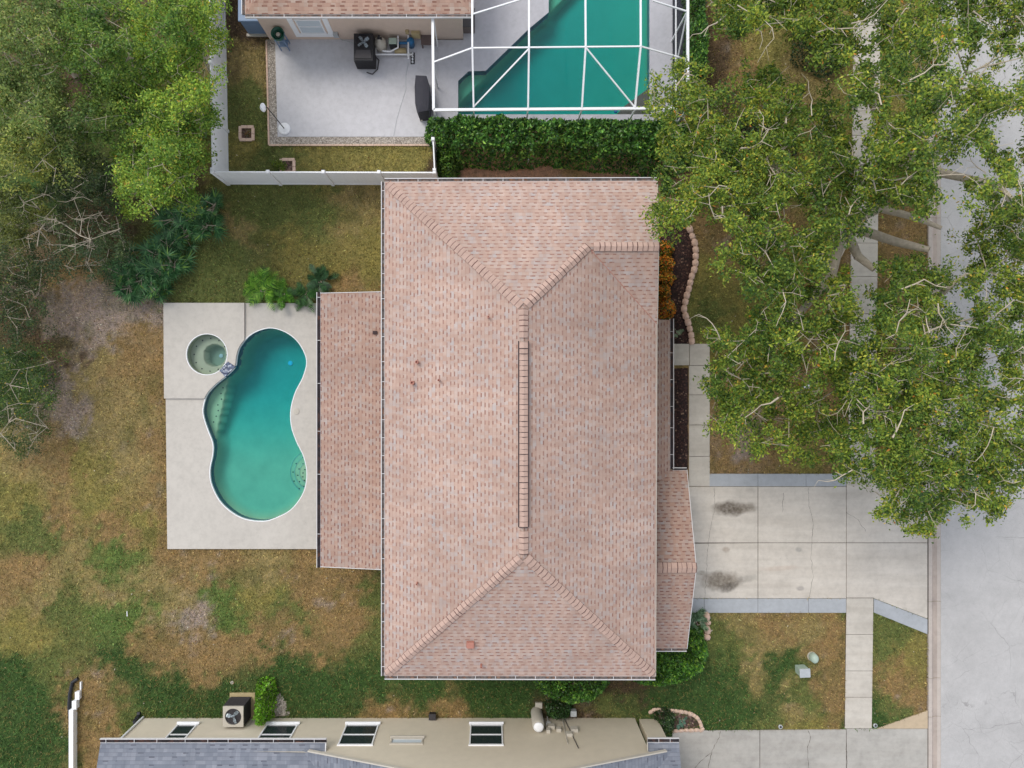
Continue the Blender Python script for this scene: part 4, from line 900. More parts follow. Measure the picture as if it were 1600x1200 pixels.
# ------------------------------------------------------------------ yard objects
def ac(name, label, q, w, d, h, body, lid, fan, blades=4, pad=True, ang=0, fanc=(0, 0)):
    t = thing(name, label, 'air conditioner', (q.x, q.y, 0))
    if pad: MB().box((q.x+.05, q.y+.02, .05), (w+.24, d+.24, .1)).build('pad', M['tan'], t, bevel=.01)
    mb = MB(); mb.box((q.x, q.y, .1+h/2), (w, d, h)); b_ = mb.build('cabinet', M[body], t, bevel=.04)
    gm = MB()
    for i in range(14): gm.box((q.x, q.y, .16+i*(h-.14)/13), (w+.02, d+.02, .012))
    gm.build('louvres', M['darkmetal'], b_)
    r = min(w, d)*.40; fx, fy = q.x+fanc[0], q.y+fanc[1]; zt = .1+h
    ring = [(fx+r*math.cos(k*2*math.pi/28), fy+r*math.sin(k*2*math.pi/28)) for k in range(28)]
    out_ = [(q.x-w/2, q.y-d/2), (q.x+w/2, q.y-d/2), (q.x+w/2, q.y+d/2), (q.x-w/2, q.y+d/2)]
    mb = MB(); mb.fill(out_, [ring], zt+.05); mb.wall(out_[::-1], zt-.02, zt+.05); mb.wall(ring, zt-.15, zt+.05); tp = mb.build('top_panel', M[lid], t)
    MB().lathe((fx, fy, zt-.02), [(r, 0), (r, .012)], 24).build('fan_well', M['black'], t)
    fm = MB()
    for k in range(blades):
        a_ = ang+k*2*math.pi/blades; c, s_ = math.cos(a_), math.sin(a_)
        L = lambda u, v, z: (fx+u*c-v*s_, fy+u*s_+v*c, zt+.01+z)
        fm.quad([L(.04, -.03, .01), L(r*.55, -r*.26, .0), L(r*.86, -r*.2, .0), L(r*.88, r*.12, .045), L(r*.5, r*.2, .05), L(.04, .04, .03)])
    fm.lathe((fx, fy, zt+.005), [(.06, 0), (.06, .04), (.03, .055)], 12); fm.build('fan', M[fan], t)
    gm = MB()
    for rr in (r*.35, r*.65, r*.95):
        pts = [(fx+rr*math.cos(k*2*math.pi/24), fy+rr*math.sin(k*2*math.pi/24), zt+.065) for k in range(25)]; gm.tube(pts, .005, 4)
    for k in range(8): gm.bar((fx, fy, zt+.067), (fx+r*math.cos(k*math.pi/4+.2), fy+r*math.sin(k*math.pi/4+.2), zt+.067), .006)
    gm.build('guard', M['darkmetal'], t)
    return t
q = P(378, 1102); ac('air_conditioner', 'air conditioner with white top and dark louvred sides beside the bright green shrub', q, .86, .86, .92, 'darkmetal', 'beige', 'fanblade', 3, True, .9)
q = P(574, 90); hp = ac('pool_heater', 'large black pool heat pump with grey fan blades on the white patio', q, .80, 1.12, .85, 'black', 'black', 'fanblade', 4, False, .7, (0, .22)); hp['category'] = 'pool heater'
MB().poly_slab([(q.x-.30, q.y-.16, 1.06), (q.x-.36, q.y-.5, 1.03), (q.x+.36, q.y-.5, 1.03), (q.x+.30, q.y-.16, 1.06)], .03).build('access_panel', M['darkmetal'], hp)
pe = thing('pool_filter', 'white domed pool filter tank beside the black heat pump', 'pool filter', P(597, 74)); q = P(597, 76)
MB().lathe((q.x, q.y, .04), [(.16, 0), (.24, .08), (.25, .5), (.2, .66), (.08, .72), (.06, .8)], 24).build('tank', M['beige'], pe, smooth=True); MB().box((q.x+.02, q.y+.04, .84), (.2, .1, .06)).box((q.x, q.y+.1, .86), (.1, .1, .1)).build('valve', M['black'], pe, bevel=.01)
pp = thing('pool_pump', 'blue and black pool pump with a tan motor below the meter box', 'pool pump', P(630, 78)); q = P(628, 76)
MB().tube([(q.x-.28, q.y-.22, .22), (q.x+.22, q.y-.22, .22)], .14, 16).build('motor', M['tan'], pp, smooth=True); MB().lathe((q.x-.22, q.y+.06, .04), [(.15, 0), (.16, .3), (.1, .36)], 16).build('strainer', M['black'], pp)
MB().lathe((q.x+.42, q.y+.12, .04), [(.15, 0), (.16, .42), (.12, .5), (.05, .52)], 20).build('chlorinator', M['blue'], pp, smooth=True); MB().tube([(q.x-.1, q.y+.1, .3), (q.x+.4, q.y+.1, .3)], .06, 10).build('manifold', M['blue'], pp)
mb = MB()
for z_, pts in ((.3, ((589, 65), (589, 90), (645, 90))), (.45, ((624, 64), (624, 82), (612, 88), (600, 87))), (.5, ((640, 64), (640, 100)))): mb.tube([P(x, y, 0)+Vector((0, 0, z_)) for x, y in pts], .035, 8)
tag(mb.build('pvc_pipes', M['white'], loc=P(615, 85)), 'white plastic pipes joining the pool pump, filter and heat pump', 'pipes')
tb = thing('timer_box', 'grey green control box between the filter and the pool pump', 'control box', P(616, 74)); q = P(616, 73); MB().box((q.x, q.y, .3), (.34, .26, .5)).build('body', M['ugreen'], tb, bevel=.015); MB().box((q.x, q.y-.15, .3), (.3, .04, .4)).build('door', M['black'], tb)
tg = MB(); q = P(645, 92)
tg.box((q.x, q.y, .03), (.18, .5, .05)); 
vs = thing('valve_rack', 'black rack of white valves on the patio beside the pool pump', 'valve rack', P(645, 92)); tg.build('rack', M['black'], vs)
for k in range(4): MB().lathe((q.x, q.y-.18+k*.12, .05), [(.04, 0), (.045, .08), (.02, .12)], 10).build('valve', M['white'], vs)
q = P(669, 70); bb = thing('wicker_bench', 'small brown wicker bench on the patio beside the enclosure post', 'bench', (q.x, q.y, 0)); MB().box((q.x, q.y+.05, .4), (.55, .5, .06)).build('seat', M['brown'], bb, bevel=.01)
for sx in (-1, 1):
    for sy in (-1, 1): MB().box((q.x+sx*.23, q.y+.05+sy*.2, .19), (.05, .05, .36)).build('leg', M['brown'], bb)
# cable on the patio
tag(MB().tube([P(x, y, .045) for x, y in ((638, 98), (634, 118), (634, 140), (626, 165), (620, 185), (615, 212))], .011, 6).build('garden_cable', M['metal'], loc=P(630, 150)), 'thin grey cable wandering across the white patio', 'cable')
tag(MB().tube([P(x, y, .1) for x, y in ((586, 88), (592, 94), (590, 108), (582, 116), (573, 113))], .025, 8).build('heater_hose', M['darkmetal'], loc=P(585, 105)), 'grey hose looping from the black pool heater onto the patio', 'hose')
# grill under cover
gc = [(651, 131), (668, 131), (671.5, 145), (673, 162), (671, 186), (655, 188), (650, 172), (649, 148)]
mb = MB(); prof = [(1.04, .04), (1.01, .6), (.99, .95), (.93, 1.04), (.55, 1.08), (.2, 1.1)]; g0 = P(662, 160); ring0 = [P(x+2, y+2)-g0 for x, y in gc]; n_ = len(ring0); base = len(mb.v)
for i, (s_, z) in enumerate(prof):
    for k, p in enumerate(ring0): wv = 1+.03*math.sin(k*2.3+i); mb.v.append((g0.x+p.x*s_*wv, g0.y+p.y*(s_*.5+.5)*wv, z))
for i in range(len(prof)-1):
    for k in range(n_): k2 = (k+1) % n_; mb.f.append((i*n_+k2, i*n_+k, (i+1)*n_+k, (i+1)*n_+k2)); mb.mi.append(0)
mb.f.append(tuple((len(prof)-1)*n_+k for k in range(n_-1, -1, -1))); mb.mi.append(0)
gg = thing('covered_grill', 'barbecue grill under a charcoal cloth cover beside the enclosure', 'grill', (g0.x, g0.y, 0)); mb.build('cover', M['navy'], gg); MB().box((g0.x-.1, g0.y-.78, .1), (.12, .1, .16)).build('wheel', M['beige'], gg)
# hose reel
q = P(448, 74); hr = thing('hose_reel', 'round green hose bowl on a blue grey stand at the peach house corner', 'hose reel', (q.x, q.y, 0))
qq = P(433.5, 52, 1.25); zt_ = 1.0
MB().lathe((qq.x, qq.y, zt_), [(.12, 0), (.24, .04), (.28, .26), (.255, .26), (.2, .07), (.08, .05)], 28).build('bowl', M['green'], hr, smooth=True); MB().lathe((qq.x, qq.y, zt_+.05), [(.09, 0), (.09, .12), (.05, .14)], 16).build('hub', M['beige'], hr)
cm_ = MB()
for k in range(3): cm_.tube([(qq.x+.16*math.cos(t/12*math.pi), qq.y+.16*math.sin(t/12*math.pi), zt_+.09+k*.035) for t in range(25)], .018, 6)
cm_.build('hose', M['green'], hr)
MB().box((qq.x, qq.y, zt_-.03), (.42, .40, .05)).build('stand_top', M['bluegrey'], hr); MB().box((qq.x+.02, qq.y-.02, .42), (.36, .30, .03)).build('shelf', M['bluegrey'], hr)
for sx, sy in ((-1, -1), (1, -1), (1, 1), (-1, 1)): MB().bar((qq.x+sx*.18, qq.y+sy*.16, 0), (qq.x+sx*.17, qq.y+sy*.15, zt_-.05), .04).build('leg', M['bluegrey'], hr)
# blue-grey storage box
x0_, x1_ = P(388, 0).x, P(421, 0).x; yb_ = P(0, 54).y; sb = thing('storage_shed', 'blue grey resin storage box tucked at the left corner of the peach house', 'storage box', ((x0_+x1_)/2, yb_, 0))
MB().box(((x0_+x1_)/2, yb_+.95, .60), (x1_-x0_-.04, 1.9, 1.16)).build('body', M['bluegrey'], sb, bevel=.03); MB().box(((x0_+x1_)/2, yb_+.95, 1.2), (x1_-x0_+.04, 2.0, .08)).build('lid', M['bluegrey'], sb, bevel=.03); MB().box(((x0_+x1_)/2, yb_-.05, .04), (x1_-x0_+.1, .12, .08)).build('base', M['beige'], sb)
# lamp pole on round base
q = P(445, 202); tp_ = thing('patio_pole_lamp', 'tall thin black pole lamp on a round white base at the patio corner', 'lamp', (q.x, q.y, 0))
MB().lathe((q.x, q.y, .035), [(.26, 0), (.26, .05), (.22, .07), (.05, .09)], 32).build('base', M['white'], tp_); MB().tube([(q.x, q.y, .1), (q.x, q.y, 2.45)], .02, 8).build('pole', M['black'], tp_)
hq = P(411, 168, 2.5); MB().tube([(q.x, q.y, 2.45), (hq.x, hq.y, 2.5)], .015, 6).build('arm', M['black'], tp_); MB().lathe((hq.x, hq.y, 2.36), [(.05, 0), (.10, .05), (.11, .2), (.06, .26)], 16, sy=1.5).build('shade', M['white'], tp_); MB().lathe((hq.x-.06, hq.y-.02, 2.3), [(.04, 0), (.07, .08), (.05, .2)], 12).build('lamp_body', M['black'], tp_)
# square paver planters
def frame_planter(label, px, py, s, open_side=False):
    q = P(px, py); t = thing('planter', label, 'planter', (q.x, q.y, 0)); mb = MB(); h_ = s/35.84/2
    for a, b in (((-1, -1), (1, -1)), ((1, -1), (1, 1)), ((1, 1), (-1, 1)), ((-1, 1), (-1, -1))):
        p0_ = Vector((q.x+a[0]*h_, q.y+a[1]*h_, .05)); p1_ = Vector((q.x+b[0]*h_, q.y+b[1]*h_, .05)); mb.bar(p0_.lerp(p1_, -.05), p0_.lerp(p1_, .44), .13, .08); mb.bar(p0_.lerp(p1_, .46), p0_.lerp(p1_, .93), .13, .08)
    mb.build('paver_frame', M['paver'], t, bevel=.01); MB().box((q.x, q.y, .02), (h_*2-.1, h_*2-.1, .04)).build('soil', M['mulch2'], t); return t
frame_planter('square peach paver frame with bare soil in the grass beside the left fence', 386, 209, 20); frame_planter('square peach paver frame with a leafy plant behind the lower white fence', 450, 260, 20)
# stones
def stone_mesh(sd, sx, sy, sz):
    r_ = random.Random(sd); bm = bmesh.new(); bmesh.ops.create_cube(bm, size=1); bmesh.ops.bevel(bm, geom=bm.edges[:], offset=.18, segments=3, affect='EDGES')
    for v in bm.verts:
        k = 1+r_.uniform(-.03, .03); v.co = Vector((v.co.x*sx*k, v.co.y*sy*k, (v.co.z+.5)*sz*k))
    me = bpy.data.meshes.new('edging_stone'); bm.to_mesh(me); bm.free(); me.polygons.foreach_set('use_smooth', [True]*len(me.polygons)); return me
sms = [stone_mesh(k, .25, .32, .16) for k in range(4)]
for m_ in sms: m_.materials.append(M['stone'])
def place_stone(px, py, ang, label, grp, sc=1, mesh=None, z=0):
    o = bpy.data.objects.new('edging_stone', mesh or random.choice(sms)); COL.objects.link(o); q = P(px, py); o.location = (q.x, q.y, z); o.rotation_euler = (0, 0, ang); o.scale = (sc, sc, sc); tag(o, label, 'edging stone', grp); return o
spath = [(1079, 359), (1083, 370), (1086.5, 380), (1088, 391), (1088, 401), (1087.5, 412), (1085.5, 422), (1082, 432), (1079.5, 442), (1077.5, 452), (1074, 462), (1072, 472), (1070, 483), (1072.5, 494), (1076, 504), (1079, 514), (1081, 524), (1082, 533)]
for i, (x, y) in enumerate(spath):
    a, b = P(*spath[max(0, i-1)]), P(*spath[min(len(spath)-1, i+1)]); place_stone(x-2, y, math.atan2((b-a).y, (b-a).x)+math.pi/2, 'pink concrete block in the curved edging row of the dark front mulch bed', 'edging blocks round the front mulch bed', random.uniform(.92, 1.04))
rk = [(1103, 962, .2, 1.1), (1105, 972, 1.5, .8), (1104, 983, .3, 1.1), (1103, 994, 1.2, 1.0)]
lb = ['pink rock at the corner of the driveway border beside the grey green agave', 'small pale rock second from the driveway border beside the agave', 'pink rock third from the driveway border on the lawn edge', 'pink rock nearest the bright green shrub on the lawn edge']
for (x, y, a_, s_), l_ in zip(rk, lb): place_stone(x, y, a_, l_, 'rocks beside the agave', s_)
pm = [stone_mesh(20+k, .16, .25, .10) for k in range(3)]
for m_ in pm: m_.materials.append(M['paver'])
bp = [(1017, 1112), (1022, 1109), (1029, 1109), (1036, 1110), (1043, 1110), (1050, 1110.5), (1057, 1111), (1064, 1112), (1071, 1113), (1078, 1115), (1084, 1118), (1089, 1122), (1093, 1128), (1095, 1134), (1096, 1140), (1088, 1140.5), (1080, 1141), (1072, 1141), (1064, 1141.5), (1056, 1142)]
for i, (x, y) in enumerate(bp):
    a, b = P(*bp[max(0, i-1)]), P(*bp[min(len(bp)-1, i+1)]); place_stone(x, y-.8, math.atan2((b-a).y, (b-a).x)+math.pi/2, 'small peach paver in the edging of the mulch bed by the neighbouring driveway', 'paver edging by the lower driveway', random.uniform(.9, 1.02), random.choice(pm))
# utility pieces
q = P(1250, 1044); ub = thing('utility_box', 'grey green square utility pedestal standing in the front lawn', 'utility box', (q.x, q.y, 0)); MB().box((q.x-.02, q.y, .25), (.42, .34, .5), .05).build('cabinet', M['ugreen'], ub, bevel=.03); MB().box((q.x-.02, q.y, .53), (.46, .38, .06), .05).build('lid', M['metal'], ub, bevel=.02)
q = P(1268, 1025); uo = thing('utility_dome', 'pale green oval utility cover standing in the front lawn', 'utility cover', (q.x, q.y, 0)); MB().lathe((q.x, q.y, 0), [(.15, 0), (.17, .15), (.16, .35), (.10, .42), (.04, .45)], 24, sy=1.2).build('cover', M['ugreen'], uo, smooth=True); MB().lathe((q.x, q.y, .0), [(.2, 0), (.2, .05)], 20).build('collar', M['beige'], uo)
for (x, y, l_) in ((1219, 1135, 'small round grey valve cap at the lawn edge of the lower driveway'), (1367, 1133, 'small round white valve cap beside the sidewalk corner')):
    q = P(x, y); t = thing('lawn_valve', l_, 'valve cap', (q.x, q.y, 0)); MB().lathe((q.x, q.y, 0), [(.09, 0), (.09, .05), (.07, .06)], 16).build('rim', M['metal'], t); MB().lathe((q.x, q.y, .04), [(.05, 0), (.05, .03)], 12).build('cap', M['darkmetal'], t)
q = P(1257, 604); t = thing('meter_lid', 'small white plastic box lying on the front lawn under the oaks', 'box', (q.x, q.y, 0)); MB().box((q.x, q.y, .08), (.3, .14, .16)).build('body', M['white'], t, bevel=.02); MB().box((q.x, q.y, .17), (.32, .16, .03)).build('lid', M['white'], t, bevel=.01)
# items on the south neighbour wall
q = P(838, 1112); wt = thing('water_tank', 'white cylindrical water tank standing by the cream wall', 'water tank', (q.x, q.y, 0)); MB().lathe((q.x+.0, q.y, 0), [(.24, 0), (.25, .1), (.25, 1.25), (.2, 1.38), (.08, 1.44)], 28).build('tank', M['beige'], wt, smooth=True); MB().lathe((q.x, q.y, 1.40), [(.21, 0), (.2, .03), (.1, .06)], 24).build('cap', M['white'], wt, smooth=True)
MB().box((q.x+.1, q.y+.3, .05), (.3, .25, .1)).build('base_block', M['beige'], wt)
q = P(894, 1107); t = thing('irrigation_box', 'grey box on a low post beside the dark shrub at the cream wall', 'box', (q.x, q.y, 0)); MB().box((q.x, q.y, .4), (.26, .24, .3)).build('body', M['metal'], t, bevel=.02); MB().box((q.x, q.y, .12), (.08, .08, .26)).build('post', M['darkmetal'], t)
q = P(855, 1122); t = thing('spigot_box', 'small white box at the foot of the cream wall beside the water tank', 'box', (q.x, q.y, 0)); MB().box((q.x, q.y+.05, .6), (.2, .1, .2)).build('body', M['white'], t, bevel=.01); MB().box((q.x, q.y+.06, .25), (.04, .04, .5)).build('riser', M['white'], t)
q = P(676, 1117); t = thing('exhaust_box', 'small black box against the foot of the cream wall left of the square window', 'box', (q.x, q.y, 0)); MB().box((q.x, q.y+.02, .13), (.28, .24, .24)).build('body', M['black'], t, bevel=.02); MB().box((q.x, q.y+.02, .26), (.3, .26, .02)).build('lid', M['darkmetal'], t)
q = P(218, 1117); tag(MB().bar((q.x, q.y, .1), (q.x, q.y-.1, .5), .1, .14).bar((q.x, q.y+.15, .05), (q.x, q.y-.05, .1), .12, .1).build('downspout_elbow', M['black'], loc=q), 'black downspout elbow at the left corner of the cream wall', 'downspout')
q = P(363, 1066); tag(MB().lathe((q.x, q.y, .0), [(.07, 0), (.07, .05), (.04, .05), (.04, .02)], 14).build('sprinkler_ring', M['beige'], loc=q), 'tiny pale sprinkler ring in the dark green grass above the air conditioner', 'sprinkler')
q = P(199, 958); tag(MB().bar((q.x, q.y+.1, .03), (q.x+.02, q.y-.12, .05), .03).build('marker_stake', M['white'], loc=q), 'small white stake lying in the green patch of the back lawn', 'stake')
q = P(825, 254); tag(MB().bar((q.x, q.y+.06, .2), (q.x, q.y-.06, .2), .06, .4).build('white_stake', M['white'], loc=q), 'short white stake at the lower edge of the long hedge', 'stake')

# ------------------------------------------------------------------ plants
def quads_mesh(name, C, U, V, col, mat, parent=None, tri=False, props=None):
    "leaf rhombs: centre C, half-axis U (length) and V (width)"
    n = len(C); pts = np.stack([C-U, C+V*.9-U*.1, C+U, C-V*.9-U*.1], 1).reshape(-1, 3) if not tri else np.stack([C-V, C+V, C+U], 1).reshape(-1, 3)
    k = 3 if tri else 4; org = np.array(root_of(parent).location) if parent else np.zeros(3)
    me = bpy.data.meshes.new(name); me.vertices.add(n*k); me.vertices.foreach_set('co', (pts-org).ravel().astype(np.float32))
    me.loops.add(n*k); me.loops.foreach_set('vertex_index', np.arange(n*k, dtype=np.int32)); me.polygons.add(n)
    me.polygons.foreach_set('loop_start', np.arange(0, n*k, k, dtype=np.int32)); me.update(calc_edges=True); me.materials.append(mat)
    ca = me.color_attributes.new('Col', 'FLOAT_COLOR', 'POINT'); cc = np.ones((n*k, 4), np.float32); cc[:, :3] = np.repeat(col, k, 0); ca.data.foreach_set('color', cc.ravel())
    o = bpy.data.objects.new(name, me); COL.objects.link(o)
    if parent: o.parent = parent
    for a, b in (props or {}).items(): o[a] = b
    return o
def norm(a): return a/(np.linalg.norm(a, axis=1, keepdims=True)+1e-9)
def leaf_axes(n, size, up=.75, wid=.5, droop=None):
    nrm = norm(rng.normal(size=(n, 3))*np.array([1, 1, .6])+np.array([0, 0, up*1.6])); a = norm(np.cross(nrm, rng.normal(size=(n, 3)))); b = np.cross(nrm, a)
    s = size*(.6+.8*rng.random((n, 1))); return a*s*.5, b*s*.5*wid
def palette(n, cols, weights, jit=.18, shade=None):
    c = np.array([lin(x) for x in cols])*K; i = rng.choice(len(cols), n, p=np.array(weights)/sum(weights)); out = c[i]*(1+jit*rng.normal(size=(n, 1))); return np.clip(out, .004, .8)
def branches(segs, name, mat, parent, sides=6):
    "segs: list of (p0, r0, p1, r1)"
    s = np.array([[*a, ra, *b, rb] for a, ra, b, rb in segs]); p0, r0, p1, r1 = s[:, :3], s[:, 3], s[:, 4:7], s[:, 7]; d = norm(p1-p0)
    ref = np.where(np.abs(d[:, 2:3]) < .9, np.array([[0, 0, 1.]]), np.array([[0, 1., 0]])); x = norm(np.cross(d, ref)); y = np.cross(x, d); n = len(s)
    t = np.arange(sides)*2*np.pi/sides; ring = x[:, None]*np.cos(t)[None, :, None]+y[:, None]*np.sin(t)[None, :, None]
    A_ = p0[:, None]+ring*r0[:, None, None]; B_ = p1[:, None]+ring*r1[:, None, None]+d[:, None]*r1[:, None, None]*.3; V = np.concatenate([A_, B_], 1).reshape(-1, 3)
    k = np.arange(sides); k2 = (k+1) % sides; q = np.stack([k, k2, k2+sides, k+sides], 1)[None]+(np.arange(n)*2*sides)[:, None, None]; q = q.reshape(-1, 4)
    org = np.array(root_of(parent).location); me = bpy.data.meshes.new(name); me.from_pydata((V-org).tolist(), [], q.tolist()); me.polygons.foreach_set('use_smooth', [True]*len(q)); me.materials.append(mat)
    o = bpy.data.objects.new(name, me); COL.objects.link(o); o.parent = parent; return o
def sample_poly(poly, spacing, holes=(), n=4000, marg=8):
    holes = [(a, b, c+7, d+7) for a, b, c, d in holes]
    xs = [p[0] for p in poly]; ys_ = [p[1] for p in poly]; out = []
    cand = np.stack([rng.uniform(min(xs), max(xs), n), rng.uniform(min(ys_), max(ys_), n)], 1); cand = cand[inside(cand[:, 0], cand[:, 1], poly) & (dist_poly(cand[:, 0], cand[:, 1], poly) > marg)]
    for hx, hy, ha, hb in holes: cand = cand[((cand[:, 0]-hx)/ha)**2+((cand[:, 1]-hy)/hb)**2 > 1]
    for c in cand:
        if not out or np.min(np.hypot(*(np.array(out)-c).T)) > spacing: out.append(c)
    return np.array(out)
LEAFK = 3.0
def tree(name, label, base, top, poly, z0, dome, spacing=26, layers=2, lpc=150, crad=.55, lsize=.11, cols=None, wts=None, holes=(), group=None, limbs=(), r_tip=.010, cat='tree', dead=0, trunk_r=None, jit=.2, keep=1.0, twigs=1, up=.95, thin=.0):
    """base: trunk foot (pixel), top: point where the limbs part (px, py, z), poly: crown outline (pixels at crown height)"""
    B = P(*base); T = P(*top); t = thing(name, label, cat, (B.x, B.y, 0), group)
    px = [p[0] for p in poly]; py = [p[1] for p in poly]; cx_, cy_ = sum(px)/len(px), sum(py)/len(py); Rr = max(max(px)-min(px), max(py)-min(py))/2
    cl = []
    for L in range(layers):
        pts = sample_poly(poly, spacing*(1+.25*L), holes)
        for x, y in pts:
            if rng.random() > keep: continue
            dd = min(1, math.hypot(x-cx_, y-cy_)/Rr); z = z0+dome*(1-dd**2)+rng.normal()*.4-L*1.6; cl.append(P(x, y, max(1.0, z)))
    tp = T; nodes = [B, B.lerp(T, .5)+Vector((.1, -.05, 0)), T]; par = [-1, 0, 1]
    for lm in limbs:
        pi = 2
        for (x, y, z) in lm: nodes.append(P(x, y, z)); par.append(pi); pi = len(nodes)-1
    cl.sort(key=lambda c: (c-T).length); tips = []
    arr = [np.array(n_) for n_ in nodes]; plen = [0, 0, 0]+[ (nodes[i]-T).length for i in range(3, len(nodes))]
    for c in cl:
        A_ = np.array(arr[2:]); cc = np.array(c); dist = np.linalg.norm(A_-cc, axis=1)+.35*np.array(plen[2:]); i = int(dist.argmin())+2
        a = nodes[i]; L_ = (c-a).length; cur = i; steps = max(1, int(L_/.9))
        for s in range(1, steps+1):
            f = s/steps; p = a.lerp(c, f)+Vector(rng.normal(size=3)*.10*L_*(1-f)**.5*(f < 1)) - Vector((0, 0, .25*math.sin(f*math.pi)*min(L_, 2)*.3))
            nodes.append(p); par.append(cur); plen.append(plen[cur]+L_/steps); cur = len(nodes)-1; arr.append(np.array(p))
        tips.append(cur)
    rad = np.zeros(len(nodes)); tipset = set(tips); e = 2.35
    for i in range(len(nodes)-1, 0, -1):
        if rad[i] == 0: rad[i] = r_tip**e
        else: rad[i] += (r_tip*.7)**e if i in tipset else 0
        rad[par[i]] += rad[i]
    rad = rad**(1/e)
    k_ = 3
    for lm in limbs:
        for j_ in range(len(lm)): rad[k_] = max(rad[k_], (.17, .12, .08, .06)[min(j_, 3)]*min(1, (trunk_r or .2)/.3)); k_ += 1

    if trunk_r: rad *= (trunk_r/rad[1]) if rad[1] > trunk_r else 1; rad = np.maximum(rad, r_tip); rad[:3] = [trunk_r*1.35, trunk_r, trunk_r*.9]
    segs = [(nodes[par[i]], rad[par[i]] if par[i] > 2 or i < 3 else min(rad[par[i]], rad[i]*1.25), nodes[i], rad[i]) for i in range(1, len(nodes))]
    th_ = 0 if dead else min(.045, (trunk_r or .2)*.7); big = [s for s in segs if s[3] > th_]; sm_ = [s for s in segs if s[3] <= th_]
    # twigs poking out of the clumps
    for c in cl:
        for _ in range(int(twigs if dead == 0 else twigs*3)):
            d = Vector(rng.normal(size=3)*np.array([1, 1, .45])+np.array([0, 0, .35])).normalized(); l_ = rng.uniform(.3, .85); m_ = c+d*l_*.5+Vector(rng.normal(size=3)*.06)
            sm_.append((c-d*.1, r_tip*1.1, m_, r_tip*.85)); e_ = c+d*l_; sm_.append((m_, r_tip*.85, e_, r_tip*.5))
            if rng.random() < .6: sm_.append((m_, r_tip*.8, m_+Vector(rng.normal(size=3)*.22), r_tip*.45))
    if dead == 0 and lsize > .11:        # long pale sticks standing clear of the leaves
        for c in cl:
            if rng.random() > .20: continue
            az = rng.uniform(0, 6.28); q0 = c+Vector((0, 0, .25)); r0_ = rng.uniform(.012, .038)
            for j_ in range(4):
                az += rng.normal()*.55; q1 = q0+Vector((math.cos(az), math.sin(az), rng.normal()*.25+.12))*rng.uniform(.22, .42); sm_.append((q0, r0_, q1, r0_*.78))
                if rng.random() < .6:
                    a2 = az+rng.choice([-1, 1])*rng.uniform(.5, 1.1); q2 = q1+Vector((math.cos(a2), math.sin(a2), .1))*rng.uniform(.2, .45); sm_.append((q1, r0_*.6, q2, r0_*.3))
                q0 = q1; r0_ *= .78
    if dead: big, sm_ = big+sm_, []
    tr = branches(big, 'trunk', M['bark'], t, 6); 
    if sm_: branches(sm_, 'branches', M['barkp'] if (dead or lsize > .108) else M['bark'], t, 4)
    if dead >= 1: return t
    C = []; bright = []
    for c in cl:
        n = max(8, int(LEAFK*lpc*rng.uniform(.5, 1.3)*(1-thin*rng.random()))); cr = crad*rng.uniform(.7, 1.2); sub = rng.integers(4, 8)
        sc_ = np.array(c)+rng.normal(size=(sub, 3))*cr*np.array([.62, .62, .35]); which = rng.integers(0, sub, n)
        C.append(sc_[which]+rng.normal(size=(n, 3))*cr*np.array([.30, .30, .20])); bright.append(np.full(n, rng.random()))
    C = np.concatenate(C); bright = np.concatenate(bright); n = len(C); U, V_ = leaf_axes(n, lsize, up)
    col = palette(n, cols, wts, jit); tint = 1+(bright[:, None]-.5)*np.array([[.85, .62, .5]]); quads_mesh('crown', C, U, V_, np.clip(col*tint, .003, .8), M['leaf'], t)
    return t
OAK = [(144, 164, 60), (120, 148, 54), (92, 124, 50), (172, 178, 72), (68, 98, 46), (206, 180, 70), (206, 140, 64)]; OW = [5, 5, 4, 2, 3, .25, .1]
hroad = [(1510, 95, 42, 18), (1515, 255, 36, 28), (1560, 120, 30, 26), (1500, 320, 36, 34), (1575, 205, 30, 26), (1600, 100, 20, 30), (1480, 170, 18, 16), (1540, 60, 16, 12), (1460, 120, 12, 14), (1590, 300, 16, 18)]
hol_sw = [(1354, 64, 24, 38), (1352, 205, 22, 36), (1204, 76, 40, 26), (1132, 105, 34, 46), (1432, 362, 44, 26), (1330, 392, 30, 26), (1405, 160, 24, 16), (1395, 262, 16, 16), (1262, 235, 9, 20)]
tree('live_oak', 'live oak with trunk between sidewalk and street, shading the road at the upper right', (1418, 250), (1412, 245, 3.6), [(1345, -40), (1650, -40), (1650, 330), (1540, 340), (1480, 300), (1440, 345), (1365, 320), (1335, 200), (1310, 90)], 7.0, 2.6, 24, 2, 165, .44, .112, OAK, OW, hroad+hol_sw, 'live oaks along the sidewalk',
     [[(1440, 200, 5), (1480, 150, 6.4)], [(1470, 270, 5), (1560, 290, 6.5)], [(1380, 200, 5), (1350, 130, 6.3)]], trunk_r=.34, keep=.92)
